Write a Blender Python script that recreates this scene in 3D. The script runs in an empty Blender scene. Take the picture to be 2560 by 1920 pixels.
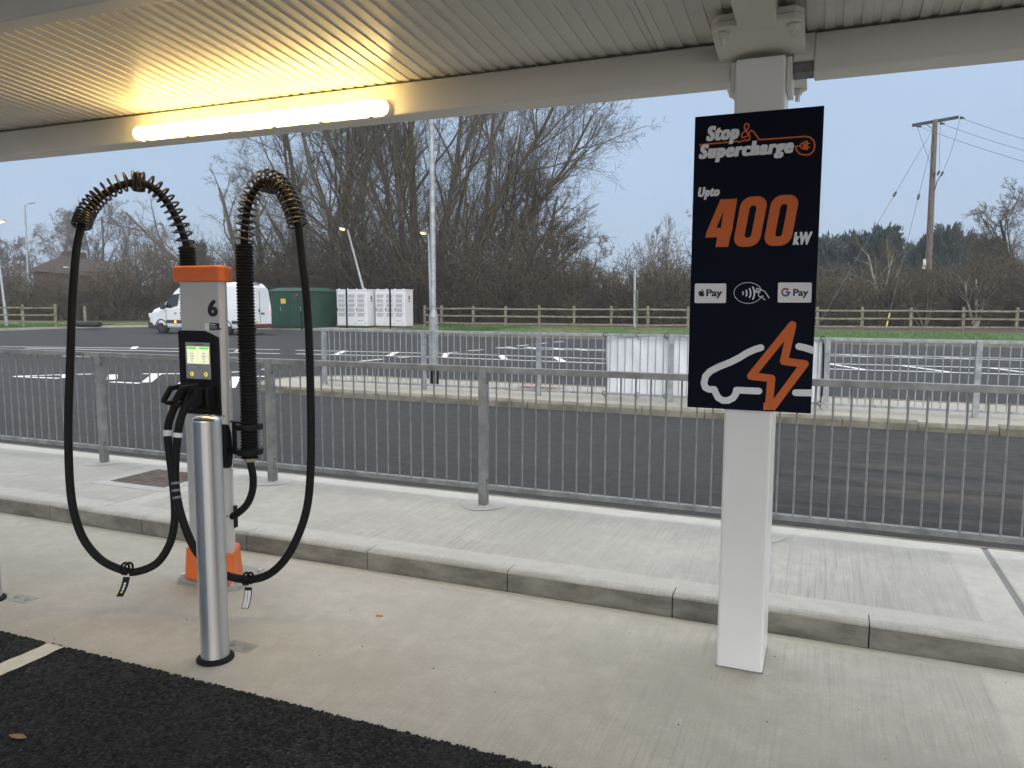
import bpy, math, random
import numpy as np
from mathutils import Vector, Matrix
R = math.radians
random.seed(7); rng = np.random.default_rng(7)
scene = bpy.context.scene
col = scene.collection

# ------------------------------------------------------------------ camera
CAM = np.array([0.0, 0.0, 1.63])
FPX, YAW, PITCH, ROLL = 1912.0, R(22.3), R(5.92), R(0.2)
_F = np.array([-math.sin(YAW) * math.cos(PITCH), math.cos(YAW) * math.cos(PITCH), -math.sin(PITCH)])
_R = np.array([math.cos(YAW), math.sin(YAW), 0.0]); _U = np.cross(_R, _F)
_R, _U = math.cos(ROLL) * _R + math.sin(ROLL) * _U, -math.sin(ROLL) * _R + math.cos(ROLL) * _U
cd = bpy.data.cameras.new('camera'); cam = bpy.data.objects.new('camera', cd); col.objects.link(cam)
cd.sensor_width = 36.0; cd.lens = FPX / 2560 * 36.0; cd.clip_start = 0.05; cd.clip_end = 3000
m = Matrix.Identity(4)
for i in range(3):
    m[i][0] = _R[i]; m[i][1] = _U[i]; m[i][2] = -_F[i]; m[i][3] = CAM[i]
cam.matrix_world = m
scene.camera = cam


def at(x, y, D):                      # world point seen at photo pixel (x, y), D metres deep
    return CAM + (_F + _R * (x - 1280) / FPX - _U * (y - 960) / FPX) * D


def on_y(x, y, Y):                    # ... on the upright plane Y = const
    d = _F + _R * (x - 1280) / FPX - _U * (y - 960) / FPX
    return CAM + d * (Y - CAM[1]) / d[1]


def on_z(x, y, z=0.0):                # ... on the level plane z = const
    d = _F + _R * (x - 1280) / FPX - _U * (y - 960) / FPX
    return CAM + d * (z - CAM[2]) / d[2]


# ------------------------------------------------------------------ sky, sun, exposure
SUN_ELEV, SUN_AZ = R(17), R(143)      # azimuth from +Y towards +X: behind the camera, to the right
w = bpy.data.worlds.new('World'); scene.world = w; w.use_nodes = True
nt = w.node_tree; nt.nodes.clear()
out = nt.nodes.new('ShaderNodeOutputWorld'); bg = nt.nodes.new('ShaderNodeBackground')
sky = nt.nodes.new('ShaderNodeTexSky'); sky.sky_type = 'NISHITA'; sky.sun_disc = False
sky.sun_elevation = SUN_ELEV; sky.sun_rotation = SUN_AZ; sky.air_density = 1.0; sky.dust_density = 3.0; sky.ozone_density = 2.0
tc = nt.nodes.new('ShaderNodeTexCoord'); sep = nt.nodes.new('ShaderNodeSeparateXYZ')
nt.links.new(tc.outputs['Generated'], sep.inputs[0])
ramp = nt.nodes.new('ShaderNodeValToRGB')          # overcast deck: the zenith about 2.5 times the horizon
ramp.color_ramp.elements[0].position = 0.0; ramp.color_ramp.elements[0].color = (0.128, 0.166, 0.226, 1)
ramp.color_ramp.elements[1].position = 1.0; ramp.color_ramp.elements[1].color = (0.78, 0.79, 0.80, 1)
e = ramp.color_ramp.elements.new(0.3); e.color = (0.152, 0.194, 0.258, 1)
nt.links.new(sep.outputs['Z'], ramp.inputs[0])
nz = nt.nodes.new('ShaderNodeTexNoise'); nz.inputs['Scale'].default_value = 1.6; nz.inputs['Detail'].default_value = 4
nt.links.new(tc.outputs['Generated'], nz.inputs['Vector'])
mr = nt.nodes.new('ShaderNodeMapRange'); mr.inputs[1].default_value = 0.3; mr.inputs[2].default_value = 0.7
mr.inputs[3].default_value = 17.5; mr.inputs[4].default_value = 20.5
nt.links.new(nz.outputs[0], mr.inputs[0])
sc1 = nt.nodes.new('ShaderNodeVectorMath'); sc1.operation = 'SCALE'
nt.links.new(ramp.outputs[0], sc1.inputs[0]); nt.links.new(mr.outputs[0], sc1.inputs['Scale'])
mixw = nt.nodes.new('ShaderNodeMix'); mixw.data_type = 'RGBA'; mixw.inputs[0].default_value = 0.86
nt.links.new(sky.outputs[0], mixw.inputs[6]); nt.links.new(sc1.outputs[0], mixw.inputs[7])
nt.links.new(mixw.outputs[2], bg.inputs[0]); bg.inputs[1].default_value = 0.12
nt.links.new(bg.outputs[0], out.inputs[0])
sl = bpy.data.lights.new('sun', 'SUN'); sl.energy = 1.5; sl.angle = R(75); sl.color = (1.0, 0.96, 0.9)
so = bpy.data.objects.new('sun', sl); col.objects.link(so)
sd = Vector((math.sin(SUN_AZ) * math.cos(SUN_ELEV), math.cos(SUN_AZ) * math.cos(SUN_ELEV), math.sin(SUN_ELEV)))
so.rotation_euler = sd.to_track_quat('Z', 'Y').to_euler(); so.location = (0, 0, 30)
scene.view_settings.view_transform = 'Standard'; scene.view_settings.look = 'None'
scene.view_settings.exposure = 0.52; scene.view_settings.gamma = 1.0
scene.render.engine = 'CYCLES'
scene.cycles.use_denoising = True; scene.cycles.max_bounces = 5; scene.cycles.diffuse_bounces = 3
scene.cycles.glossy_bounces = 3; scene.cycles.transmission_bounces = 6; scene.cycles.transparent_max_bounces = 8
scene.cycles.sample_clamp_indirect = 6.0
scene.cycles.volume_bounces = 0; scene.cycles.use_adaptive_sampling = True; scene.cycles.adaptive_threshold = 0.035; scene.cycles.adaptive_min_samples = 32
HAZE_DENSITY = 0.0010


# ------------------------------------------------------------------ materials
def mat(name, c, rough=0.6, metal=0.0, var=0.12, scale=6.0, bump=0.0, bscale=60.0, emit=0.0, ecol=None, spec=0.5, coat=0.0,
        c2=None, stretch=(1, 1, 1), coords='Object', rvar=0.1):
    M = bpy.data.materials.new(name); M.use_nodes = True
    t = M.node_tree; b = t.nodes['Principled BSDF']
    b.inputs['Roughness'].default_value = rough; b.inputs['Metallic'].default_value = metal
    b.inputs['Specular IOR Level'].default_value = spec; b.inputs['Coat Weight'].default_value = coat
    tcn = t.nodes.new('ShaderNodeTexCoord'); mp = t.nodes.new('ShaderNodeMapping'); mp.inputs['Scale'].default_value = stretch
    if coords == 'World':
        g = t.nodes.new('ShaderNodeNewGeometry'); t.links.new(g.outputs['Position'], mp.inputs[0])
    else:
        t.links.new(tcn.outputs[coords], mp.inputs[0])
    if var > 0 or c2:
        n = t.nodes.new('ShaderNodeTexNoise'); n.inputs['Scale'].default_value = scale; n.inputs['Detail'].default_value = 6
        n.inputs['Roughness'].default_value = 0.62
        t.links.new(mp.outputs[0], n.inputs['Vector'])
        cr = t.nodes.new('ShaderNodeValToRGB')
        a = [max(0, v * (1 - var)) for v in c]; d = list(c2) if c2 else [min(1, v * (1 + var)) for v in c]
        cr.color_ramp.elements[0].color = (*a, 1); cr.color_ramp.elements[1].color = (*d, 1)
        cr.color_ramp.elements[0].position = 0.32; cr.color_ramp.elements[1].position = 0.68
        t.links.new(n.outputs[0], cr.inputs[0]); t.links.new(cr.outputs[0], b.inputs['Base Color'])
        if rvar > 0:
            q = t.nodes.new('ShaderNodeMapRange'); q.inputs[3].default_value = max(0.03, rough - rvar); q.inputs[4].default_value = min(1, rough + rvar)
            t.links.new(n.outputs[0], q.inputs[0]); t.links.new(q.outputs[0], b.inputs['Roughness'])
    else:
        b.inputs['Base Color'].default_value = (*c, 1)
    if bump > 0:
        n2 = t.nodes.new('ShaderNodeTexNoise'); n2.inputs['Scale'].default_value = bscale; n2.inputs['Detail'].default_value = 4
        t.links.new(mp.outputs[0], n2.inputs['Vector'])
        bp = t.nodes.new('ShaderNodeBump'); bp.inputs['Strength'].default_value = bump; bp.inputs['Distance'].default_value = 0.01
        t.links.new(n2.outputs[0], bp.inputs['Height']); t.links.new(bp.outputs[0], b.inputs['Normal'])
    if emit > 0:
        b.inputs['Emission Color'].default_value = (*(ecol or c), 1); b.inputs['Emission Strength'].default_value = emit
    return M


class NT:                              # small helper to write node graphs
    def __init__(s, name):
        s.M = bpy.data.materials.new(name); s.M.use_nodes = True; s.t = s.M.node_tree; s.b = s.t.nodes['Principled BSDF']
        g = s.t.nodes.new('ShaderNodeNewGeometry'); s.pos = g.outputs['Position']
        sp = s.t.nodes.new('ShaderNodeSeparateXYZ'); s.t.links.new(s.pos, sp.inputs[0]); s.x, s.y, s.z = sp.outputs

    def ln(s, a, b): s.t.links.new(a, b)

    def noise(s, scale, detail=5, stretch=(1, 1, 1), rough=0.6, off=(0, 0, 0)):
        mp = s.t.nodes.new('ShaderNodeMapping'); mp.inputs['Scale'].default_value = stretch; mp.inputs['Location'].default_value = off
        s.ln(s.pos, mp.inputs[0])
        n = s.t.nodes.new('ShaderNodeTexNoise'); n.inputs['Scale'].default_value = scale; n.inputs['Detail'].default_value = detail
        n.inputs['Roughness'].default_value = rough; s.ln(mp.outputs[0], n.inputs['Vector']); return n.outputs[0]

    def voro(s, scale, stretch=(1, 1, 1), feat='F1'):
        mp = s.t.nodes.new('ShaderNodeMapping'); mp.inputs['Scale'].default_value = stretch; s.ln(s.pos, mp.inputs[0])
        n = s.t.nodes.new('ShaderNodeTexVoronoi'); n.inputs['Scale'].default_value = scale; n.feature = feat
        s.ln(mp.outputs[0], n.inputs['Vector']); return n

    def rng(s, v, a, b, c=0.0, d=1.0):
        m_ = s.t.nodes.new('ShaderNodeMapRange'); m_.inputs[1].default_value = a; m_.inputs[2].default_value = b
        m_.inputs[3].default_value = c; m_.inputs[4].default_value = d; s.ln(v, m_.inputs[0]); return m_.outputs[0]

    def math(s, op, a, b=None):
        m_ = s.t.nodes.new('ShaderNodeMath'); m_.operation = op
        for i, v in enumerate((a, b)):
            if v is None: continue
            if isinstance(v, (int, float)): m_.inputs[i].default_value = v
            else: s.ln(v, m_.inputs[i])
        return m_.outputs[0]

    def mix(s, fac, a, b):
        m_ = s.t.nodes.new('ShaderNodeMix'); m_.data_type = 'RGBA'
        for i, v in ((0, fac), (6, a), (7, b)):
            if isinstance(v, (int, float)): m_.inputs[i].default_value = v
            elif isinstance(v, (tuple, list)): m_.inputs[i].default_value = (*v, 1)
            else: s.ln(v, m_.inputs[i])
        return m_.outputs[2]

    def band(s, v, c, hw, soft=0.012):   # 1 inside |v-c|<hw
        d = s.math('ABSOLUTE', s.math('SUBTRACT', v, c)); return s.rng(d, hw - soft, hw + soft, 1, 0)

    def done(s, colr, rough, h=None, strength=0.5, dist=0.01):
        if isinstance(colr, tuple): s.b.inputs['Base Color'].default_value = (*colr, 1)
        else: s.ln(colr, s.b.inputs['Base Color'])
        if isinstance(rough, (int, float)): s.b.inputs['Roughness'].default_value = rough
        else: s.ln(rough, s.b.inputs['Roughness'])
        if h is not None:
            bp = s.t.nodes.new('ShaderNodeBump'); bp.inputs['Strength'].default_value = strength; bp.inputs['Distance'].default_value = dist
            s.ln(h, bp.inputs['Height']); s.ln(bp.outputs[0], s.b.inputs['Normal'])
        return s.M


def m_concrete(name, base, bands=(), broom=0.35, xfade=None):
    n = NT(name)
    a = n.noise(1.3, 6, off=(3, 1, 0)); b = n.noise(9, 6); c = n.noise(45, 4); st = n.noise(30, 4, stretch=(2.4, 0.05, 1), rough=0.75)
    colr = n.mix(n.rng(a, 0.32, 0.68), tuple(v * 0.80 for v in base), tuple(min(1, v * 1.10) for v in base))
    pt = n.noise(3.4, 6, off=(5, 2, 0), rough=0.7); colr = n.mix(n.rng(pt, 0.5, 0.66, 0, 0.5), colr, tuple(min(1, v * 1.18) for v in base))
    colr = n.mix(n.rng(b, 0.38, 0.70, 0.0, 0.7), colr, tuple(v * 0.82 for v in (base[0], base[1] * 0.99, base[2] * 0.97)))
    mask = None
    for v, cc, hw in bands:
        k = n.band(n.x if v == 'x' else n.y, cc, hw); mask = k if mask is None else n.math('MAXIMUM', mask, k)
    big = n.rng(n.noise(0.8, 3, off=(9, 4, 0)), 0.38, 0.62, 0.25, 1.0)
    bm = n.math('MULTIPLY', big, broom)
    if xfade: bm = n.math('MULTIPLY', bm, n.rng(n.x, xfade[0], xfade[1], 0.12, 1.0))
    if mask is not None:
        bm = n.math('MULTIPLY', bm, n.math('SUBTRACT', 1.0, mask))
    dark = n.math('MULTIPLY', n.rng(st, 0.47, 0.64), bm)
    colr = n.mix(dark, colr, tuple(v * 0.62 for v in base))
    if mask is not None:
        colr = n.mix(n.math('MULTIPLY', mask, n.rng(b, 0.3, 0.7, 0.75, 0.35)), colr, tuple(min(1, v * 1.22) for v in base))
    gk = n.math('MULTIPLY', n.rng(n.y, 3.915, 3.99, 1.0, 0.0), n.math('GREATER_THAN', n.y, 3.9)); gn = n.noise(5, 6, stretch=(0.5, 5, 1), rough=0.7)
    colr = n.mix(n.math('MULTIPLY', gk, n.rng(gn, 0.46, 0.64, 0.0, 0.6)), colr, (base[0] * 0.5, base[1] * 0.47, base[2] * 0.40))
    gb = n.math('MULTIPLY', n.rng(n.y, 3.80, 3.905, 0.0, 1.0), n.math('LESS_THAN', n.y, 3.9045))
    colr = n.mix(n.math('MULTIPLY', gb, n.rng(gn, 0.42, 0.62, 0.05, 0.45)), colr, (base[0] * 0.5, base[1] * 0.48, base[2] * 0.40))
    gr = n.noise(75, 4, rough=0.9); colr = n.mix(n.rng(gr, 0.38, 0.66, 0.0, 0.55), colr, tuple(v * 0.68 for v in base))
    sp = n.voro(16); dots = n.rng(sp.outputs['Distance'], 0.025, 0.05, 1, 0)
    rare = n.math('GREATER_THAN', n.noise(5.0, 2, off=(1, 7, 2)), 0.585)
    colr = n.mix(n.math('MULTIPLY', n.math('MULTIPLY', dots, rare), 0.6), colr, (0.09, 0.085, 0.08))
    h = n.math('ADD', n.math('MULTIPLY', c, 0.35), n.math('MULTIPLY', n.math('MULTIPLY', st, bm), 2.2))
    return n.done(colr, n.rng(b, 0.3, 0.7, 0.7, 0.92), h, 0.35, 0.004)


def m_asphalt(name, lo, hi, agg, strength, stains=False, dist=0.012):
    n = NT(name)
    a = n.noise(0.5, 6); b = n.noise(7, 6); v = n.voro(agg); v2 = n.voro(agg * 2.1)
    chip = n.rng(v.outputs['Distance'], 0.0, 0.7, 1, 0)
    colr = n.mix(n.rng(a, 0.3, 0.7), lo, hi)
    colr = n.mix(n.rng(b, 0.4, 0.75, 0, 0.5), colr, tuple(x * 0.7 for x in lo))
    sepc = n.t.nodes.new('ShaderNodeSeparateColor'); n.ln(v2.outputs['Color'], sepc.inputs[0])
    colr = n.mix(n.rng(sepc.outputs[0], 0.6, 1.0, 0, 0.5), colr, tuple(min(1, x * 1.9) for x in hi))
    gr = n.noise(90, 3, rough=0.85); colr = n.mix(n.rng(gr, 0.35, 0.65, 0.0, 0.55), colr, tuple(min(1, x * 1.55) for x in hi))
    fleck = n.math('MULTIPLY', n.rng(n.voro(9).outputs['Distance'], 0.012, 0.03, 1, 0), n.math('GREATER_THAN', n.noise(2.2, 2), 0.55))
    colr = n.mix(n.math('MULTIPLY', fleck, 0.75), colr, (0.42, 0.40, 0.36))
    if stains:                         # dark tyre scuffs and brown dirt on the lane past the sign
        s1 = n.noise(1.0, 5, stretch=(0.16, 3.2, 1), rough=0.7)
        box = n.math('MULTIPLY', n.rng(n.x, -1.3, -0.3, 0, 1), n.math('MULTIPLY', n.rng(n.y, 5.6, 6.1), n.rng(n.y, 9.8, 11.2, 1, 0)))
        colr = n.mix(n.math('MULTIPLY', box, n.rng(s1, 0.46, 0.56, 0, 0.8)), colr, (0.022, 0.02, 0.019))
        s2 = n.noise(1.0, 5, stretch=(0.3, 2.4, 1), rough=0.7, off=(4, 9, 0))
        colr = n.mix(n.math('MULTIPLY', n.math('MULTIPLY', box, n.rng(n.x, -0.5, 0.5)), n.rng(s2, 0.5, 0.68, 0, 0.5)), colr, (0.12, 0.095, 0.07))
        s3 = n.noise(1.2, 5, stretch=(0.6, 2.0, 1), off=(2, 2, 0))
        edge = n.rng(n.y, 5.45, 6.05, 1, 0)
        colr = n.mix(n.math('MULTIPLY', edge, n.rng(s3, 0.38, 0.6, 0.2, 0.75)), colr, (0.085, 0.068, 0.052))
    h = n.math('ADD', chip, n.math('MULTIPLY', n.rng(v2.outputs['Distance'], 0, 0.7, 1, 0), 0.5))
    n.b.inputs['Specular IOR Level'].default_value = 0.3
    return n.done(colr, n.rng(b, 0.3, 0.7, 0.75, 0.95), h, strength, dist)


def m_chips(name):
    n = NT(name); v = n.voro(72); v2 = n.voro(60); big = n.noise(1.1, 5); mid_ = n.noise(14, 5)
    sc_ = n.t.nodes.new('ShaderNodeSeparateColor'); n.ln(v.outputs['Color'], sc_.inputs[0])
    colr = n.mix(n.rng(sc_.outputs[0], 0.15, 0.95), (0.007, 0.007, 0.008), (0.066, 0.065, 0.062))
    colr = n.mix(n.rng(sc_.outputs[1], 0.90, 0.99, 0, 0.8), colr, (0.15, 0.145, 0.135))
    edge = n.voro(72, feat='DISTANCE_TO_EDGE'); colr = n.mix(n.rng(edge.outputs['Distance'], 0.0, 0.14, 0.85, 0.0), colr, (0.006, 0.006, 0.006))
    colr = n.mix(n.rng(big, 0.35, 0.65, 0.0, 0.6), colr, (0.011, 0.011, 0.011))
    colr = n.mix(n.rng(n.noise(2.6, 6, off=(4, 4, 0), rough=0.7), 0.52, 0.70, 0.0, 0.35), colr, (0.085, 0.082, 0.074))
    fl = n.math('MULTIPLY', n.rng(n.voro(7).outputs['Distance'], 0.012, 0.022, 1, 0), n.math('GREATER_THAN', n.noise(2.0, 2), 0.52))
    colr = n.mix(fl, colr, (0.5, 0.49, 0.46))
    h = n.math('ADD', n.rng(edge.outputs['Distance'], 0.0, 0.3), n.math('ADD', n.math('MULTIPLY', sc_.outputs[2], 0.8), n.math('MULTIPLY', mid_, 0.8)))
    n.b.inputs['Specular IOR Level'].default_value = 0.22
    return n.done(colr, n.rng(sc_.outputs[1], 0, 1, 0.6, 0.95), h, 1.0, 0.006)


CONC = (0.50, 0.475, 0.43)
MT = {}
MT['slab'] = m_concrete('slab_concrete', (0.58, 0.545, 0.468), bands=(('x', 0.80, 0.09), ('y', 3.87, 0.05)), broom=0.62, xfade=(-2.4, -0.7))
MT['footway'] = m_concrete('footway_concrete', (0.55, 0.532, 0.478), bands=(('x', 0.86, 0.10), ('x', 1.09, 0.09), ('x', -4.84, 0.1), ('y', 4.05, 0.09), ('y', 5.37, 0.09)), broom=0.95)
MT['kerb'] = mat('kerb_concrete', (0.19, 0.182, 0.152), 0.85, var=0.28, scale=5, bump=0.4, bscale=50, stretch=(1, 1, 2.5), c2=(0.30, 0.288, 0.245))
MT['island_kerb'] = mat('island_kerb_concrete', (0.17, 0.152, 0.112), 0.88, var=0.28, scale=3, bump=0.3, bscale=40, c2=(0.28, 0.26, 0.205), stretch=(1, 1, 2))
MT['trowelled'] = m_concrete('trowelled_concrete', (0.56, 0.548, 0.515), broom=0.1)
MT['island'] = m_concrete('island_concrete', (0.40, 0.37, 0.31), broom=0.3)
MT['road'] = m_asphalt('road_asphalt', (0.025, 0.025, 0.0252), (0.037, 0.037, 0.0372), 55, 0.35, stains=True)
MT['tarmac'] = m_chips('fresh_coarse_tarmac')
MT['paint'] = mat('road_paint_white', (0.78, 0.78, 0.76), 0.6, var=0.12, scale=9, bump=0.2, bscale=120, coords='World')
MT['paint_cream'] = mat('bay_paint_cream', (0.72, 0.69, 0.60), 0.65, var=0.12, scale=14, bump=0.5, bscale=90, coords='World')
MT['white_steel'] = mat('white_painted_steel', (0.84, 0.84, 0.825), 0.38, var=0.03, scale=2, rvar=0.05)
MT['cream_steel'] = mat('cream_painted_steel', (0.76, 0.735, 0.67), 0.42, var=0.04, scale=2, rvar=0.05)
MT['roof'] = mat('white_coated_liner', (0.70, 0.685, 0.635), 0.30, var=0.02, scale=1, rvar=0.03)
MT['galv'] = mat('galvanised_steel', (0.30, 0.32, 0.335), 0.5, metal=0.4, var=0.22, scale=9, bump=0.05, bscale=60, c2=(0.43, 0.455, 0.47))
MT['galv_dull'] = mat('weathered_galvanised_steel', (0.215, 0.22, 0.213), 0.6, metal=0.2, var=0.25, scale=7, c2=(0.33, 0.34, 0.335))
MT['black'] = mat('black_rubber', (0.009, 0.009, 0.0095), 0.6, var=0.2, scale=20, spec=0.18)
MT['blackplastic'] = mat('black_plastic', (0.008, 0.008, 0.0085), 0.5, var=0.1, scale=30, bump=0.03, bscale=200, spec=0.22)
MT['orange'] = mat('orange_plastic', (0.80, 0.165, 0.028), 0.42, var=0.04, scale=5)
MT['grey_coat'] = mat('light_grey_powder_coat', (0.55, 0.545, 0.53), 0.45, var=0.03, scale=5, metal=0.1)
MT['bezel_grey'] = mat('grey_screen_panel', (0.36, 0.37, 0.40), 0.35, var=0.02)
MT['darkmetal'] = mat('dark_bolt_steel', (0.16, 0.155, 0.15), 0.45, metal=0.7, var=0.2, scale=40)
MT['zinc'] = mat('bright_zinc_bolt', (0.75, 0.75, 0.74), 0.3, metal=0.9, var=0.05, scale=40)
MT['brass'] = mat('nickel_brass_gland', (0.42, 0.37, 0.26), 0.4, metal=0.8, var=0.15, scale=30)
MT['tape_white'] = mat('white_cable_tape', (0.75, 0.75, 0.76), 0.5, var=0.05, scale=30)
MT['tape_grey'] = mat('grey_cable_tape', (0.17, 0.175, 0.18), 0.4, var=0.1, scale=30)
MT['cream_side'] = mat('white_print', (0.66, 0.66, 0.68), 0.55, var=0.0)
MT['navy'] = mat('navy_sign_face', (0.0030, 0.0048, 0.0150), 0.55, var=0.15, scale=4, spec=0.10)
MT['s_white'] = mat('sign_white_print', (0.82, 0.82, 0.85), 0.6, var=0.02, scale=20)
MT['s_orange'] = mat('sign_orange_print', (0.66, 0.135, 0.018), 0.6, var=0.02, scale=20)
MT['s_ink'] = mat('sign_dark_print', (0.012, 0.014, 0.02), 0.6, var=0.0)
for nm, c in (('red', (0.45, 0.05, 0.035)), ('yellow', (0.62, 0.36, 0.02)), ('green', (0.05, 0.26, 0.07)), ('blue', (0.03, 0.10, 0.42))):
    MT['g_' + nm] = mat('mark_' + nm, c, 0.6, var=0.0)
MT['timber'] = mat('weathered_fence_timber', (0.19, 0.165, 0.11), 0.9, var=0.3, scale=4, stretch=(1, 1, 1), bump=0.3, bscale=30, c2=(0.29, 0.265, 0.19))
MT['pole'] = mat('creosoted_pole_wood', (0.095, 0.072, 0.056), 0.9, var=0.3, scale=5, stretch=(4, 4, 0.25), c2=(0.19, 0.155, 0.125))
MT['bark'] = mat('winter_bark', (0.088, 0.068, 0.036), 0.95, var=0.3, scale=1.5, c2=(0.132, 0.106, 0.060))
MT['bark_grey'] = mat('grey_winter_bark', (0.11, 0.092, 0.070), 0.95, var=0.25, scale=1.5, c2=(0.165, 0.14, 0.108))
MT['birch'] = mat('birch_twigs', (0.15, 0.105, 0.098), 0.95, var=0.2, scale=1.5)
MT['birch_bark'] = mat('pale_birch_bark', (0.34, 0.31, 0.26), 0.9, var=0.3, scale=4)
MT['thicket'] = mat('bramble_stems', (0.076, 0.057, 0.036), 0.95, var=0.35, scale=0.8, c2=(0.130, 0.101, 0.064))
MT['ivy'] = mat('ivy_leaves', (0.032, 0.042, 0.018), 0.6, var=0.3, scale=1.0, c2=(0.055, 0.065, 0.03))
MT['conifer'] = mat('conifer_foliage', (0.034, 0.056, 0.047), 0.8, var=0.3, scale=0.6, c2=(0.06, 0.092, 0.08))
MT['grass'] = mat('grass_blades', (0.055, 0.125, 0.024), 0.8, var=0.3, scale=0.6, c2=(0.09, 0.17, 0.04))
MT['straw'] = mat('dry_grass', (0.17, 0.14, 0.075), 0.9, var=0.3, scale=1)
MT['van'] = mat('white_van_paint', (0.74, 0.76, 0.79), 0.22, var=0.02, scale=1, coat=0.4)
MT['glass'] = mat('dark_glass', (0.012, 0.016, 0.017), 0.06, var=0.0, spec=0.8)
MT['tyre'] = mat('tyre_rubber', (0.018, 0.018, 0.018), 0.8, var=0.15, scale=12)
MT['rim'] = mat('grey_steel_wheel', (0.045, 0.045, 0.048), 0.5, metal=0.3, var=0.15, scale=10)
MT['darktrim'] = mat('dark_trim_plastic', (0.035, 0.036, 0.038), 0.65, var=0.1, scale=5)
MT['kiosk'] = mat('dark_green_grp', (0.012, 0.052, 0.030), 0.5, var=0.15, scale=1.2)
MT['kiosk_roof'] = mat('green_grp_roof', (0.025, 0.075, 0.05), 0.5, var=0.15, scale=1.2)
MT['cabinet'] = mat('white_cabinet_paint', (0.70, 0.71, 0.74), 0.35, var=0.02, scale=1)
MT['louvre'] = mat('grey_louvre', (0.40, 0.405, 0.42), 0.5, var=0.05, scale=1)
MT['brick'] = mat('dark_brick', (0.085, 0.05, 0.038), 0.9, var=0.25, scale=3)
MT['tile'] = mat('brown_roof_tile', (0.05, 0.036, 0.029), 0.9, var=0.2, scale=1.5)
MT['render'] = mat('cream_render', (0.42, 0.39, 0.34), 0.9, var=0.15, scale=1)
MT['banner'] = mat('white_pvc_banner', (0.78, 0.80, 0.83), 0.35, var=0.04, scale=2)
MT['pitfill'] = mat('brown_pit_infill', (0.085, 0.055, 0.042), 0.9, var=0.45, scale=10, bump=0.8, bscale=35, stretch=(0.5, 2.5, 1), c2=(0.21, 0.165, 0.135), coords='World')
MT['sealant'] = mat('grey_joint_sealant', (0.24, 0.235, 0.225), 0.8, var=0.15, scale=8, coords='World')
MT['fixgrey'] = mat('grey_cover_plate', (0.36, 0.35, 0.32), 0.55, metal=0.3, var=0.15, scale=12)
MT['redbit'] = mat('red_plastic_scrap', (0.75, 0.07, 0.03), 0.5, var=0.0)
MT['leaf'] = mat('dry_leaf', (0.30, 0.19, 0.10), 0.8, var=0.3, scale=30)
MT['wire'] = mat('dull_wire', (0.12, 0.12, 0.125), 0.6, metal=0.3, var=0.0)
MT['hill'] = mat('far_wooded_hill', (0.085, 0.095, 0.09), 0.95, var=0.3, scale=0.05)
MT['lamp_lens'] = mat('lit_batten_lens', (1, 0.9, 0.7), 0.4, var=0, emit=17.0, ecol=(1.0, 0.66, 0.22))
MT['street_lens'] = mat('lit_street_lens', (1, 0.85, 0.6), 0.4, var=0, emit=4.5, ecol=(1.0, 0.64, 0.17))
MT['cool_lens'] = mat('lit_far_lens', (1, 1, 1), 0.4, var=0, emit=7.0, ecol=(1.0, 0.93, 0.78))
MT['display'] = mat('lit_display', (0.8, 0.8, 0.6), 0.3, var=0, emit=0.52, ecol=(0.92, 0.88, 0.55))
MT['display_green'] = mat('lit_green_bar', (0.1, 0.6, 0.1), 0.3, var=0, emit=0.6, ecol=(0.09, 0.75, 0.06))
MT['display_blue'] = mat('lit_blue_text', (0.3, 0.5, 0.7), 0.3, var=0, emit=0.34, ecol=(0.30, 0.50, 0.75))
MT['display_grey'] = mat('lit_grey_text', (0.5, 0.5, 0.4), 0.3, var=0, emit=0.28, ecol=(0.68, 0.64, 0.40))
MT['button'] = mat('lit_yellow_button', (0.9, 0.75, 0.05), 0.4, var=0, emit=0.4, ecol=(0.95, 0.78, 0.04))
MT['amber'] = mat('lit_amber_marker', (1, 0.4, 0.05), 0.4, var=0, emit=3.0, ecol=(1.0, 0.42, 0.05))
MT['tail'] = mat('lit_red_tail', (0.8, 0.06, 0.04), 0.4, var=0, emit=0.12, ecol=(1.0, 0.12, 0.06))
MT['yellow'] = mat('yellow_plate', (0.70, 0.52, 0.06), 0.6, var=0.05, scale=10)
MT['steel'] = mat('brushed_stainless', (0.62, 0.62, 0.61), 0.36, metal=1.0, var=0.04, scale=40, stretch=(0.02, 0.02, 6), rvar=0.03)
_st = MT['steel'].node_tree; b_ = _st.nodes['Principled BSDF']; b_.inputs['Anisotropic'].default_value = 0.95; b_.inputs['Anisotropic Rotation'].default_value = 0.25
_tg = _st.nodes.new('ShaderNodeTangent'); _tg.direction_type = 'RADIAL'; _tg.axis = 'Z'; _st.links.new(_tg.outputs[0], b_.inputs['Tangent'])
MT['steel_top'] = mat('stainless_cap', (0.62, 0.62, 0.60), 0.16, metal=1.0, var=0.0)


# ------------------------------------------------------------------ mesh helpers
def fast_mesh(name, V, Q=None, T=None, smooth=False):
    me = bpy.data.meshes.new(name); V = np.asarray(V, np.float32)
    nq = 0 if Q is None else len(Q); ntri = 0 if T is None else len(T)
    me.vertices.add(len(V)); me.vertices.foreach_set('co', V.ravel())
    loops = np.concatenate([np.asarray(a, np.int32).ravel() for a in (Q, T) if a is not None and len(a)])
    me.loops.add(len(loops)); me.loops.foreach_set('vertex_index', loops)
    me.polygons.add(nq + ntri)
    st = np.concatenate([np.arange(nq) * 4, nq * 4 + np.arange(ntri) * 3]).astype(np.int32)
    me.polygons.foreach_set('loop_start', st)
    if smooth: me.polygons.foreach_set('use_smooth', np.ones(nq + ntri, bool))
    me.update(calc_edges=True); return me


def origin_of(p):
    o = np.zeros(3)
    while p is not None:
        o = o + np.array(p.location); p = p.parent
    return o


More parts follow.
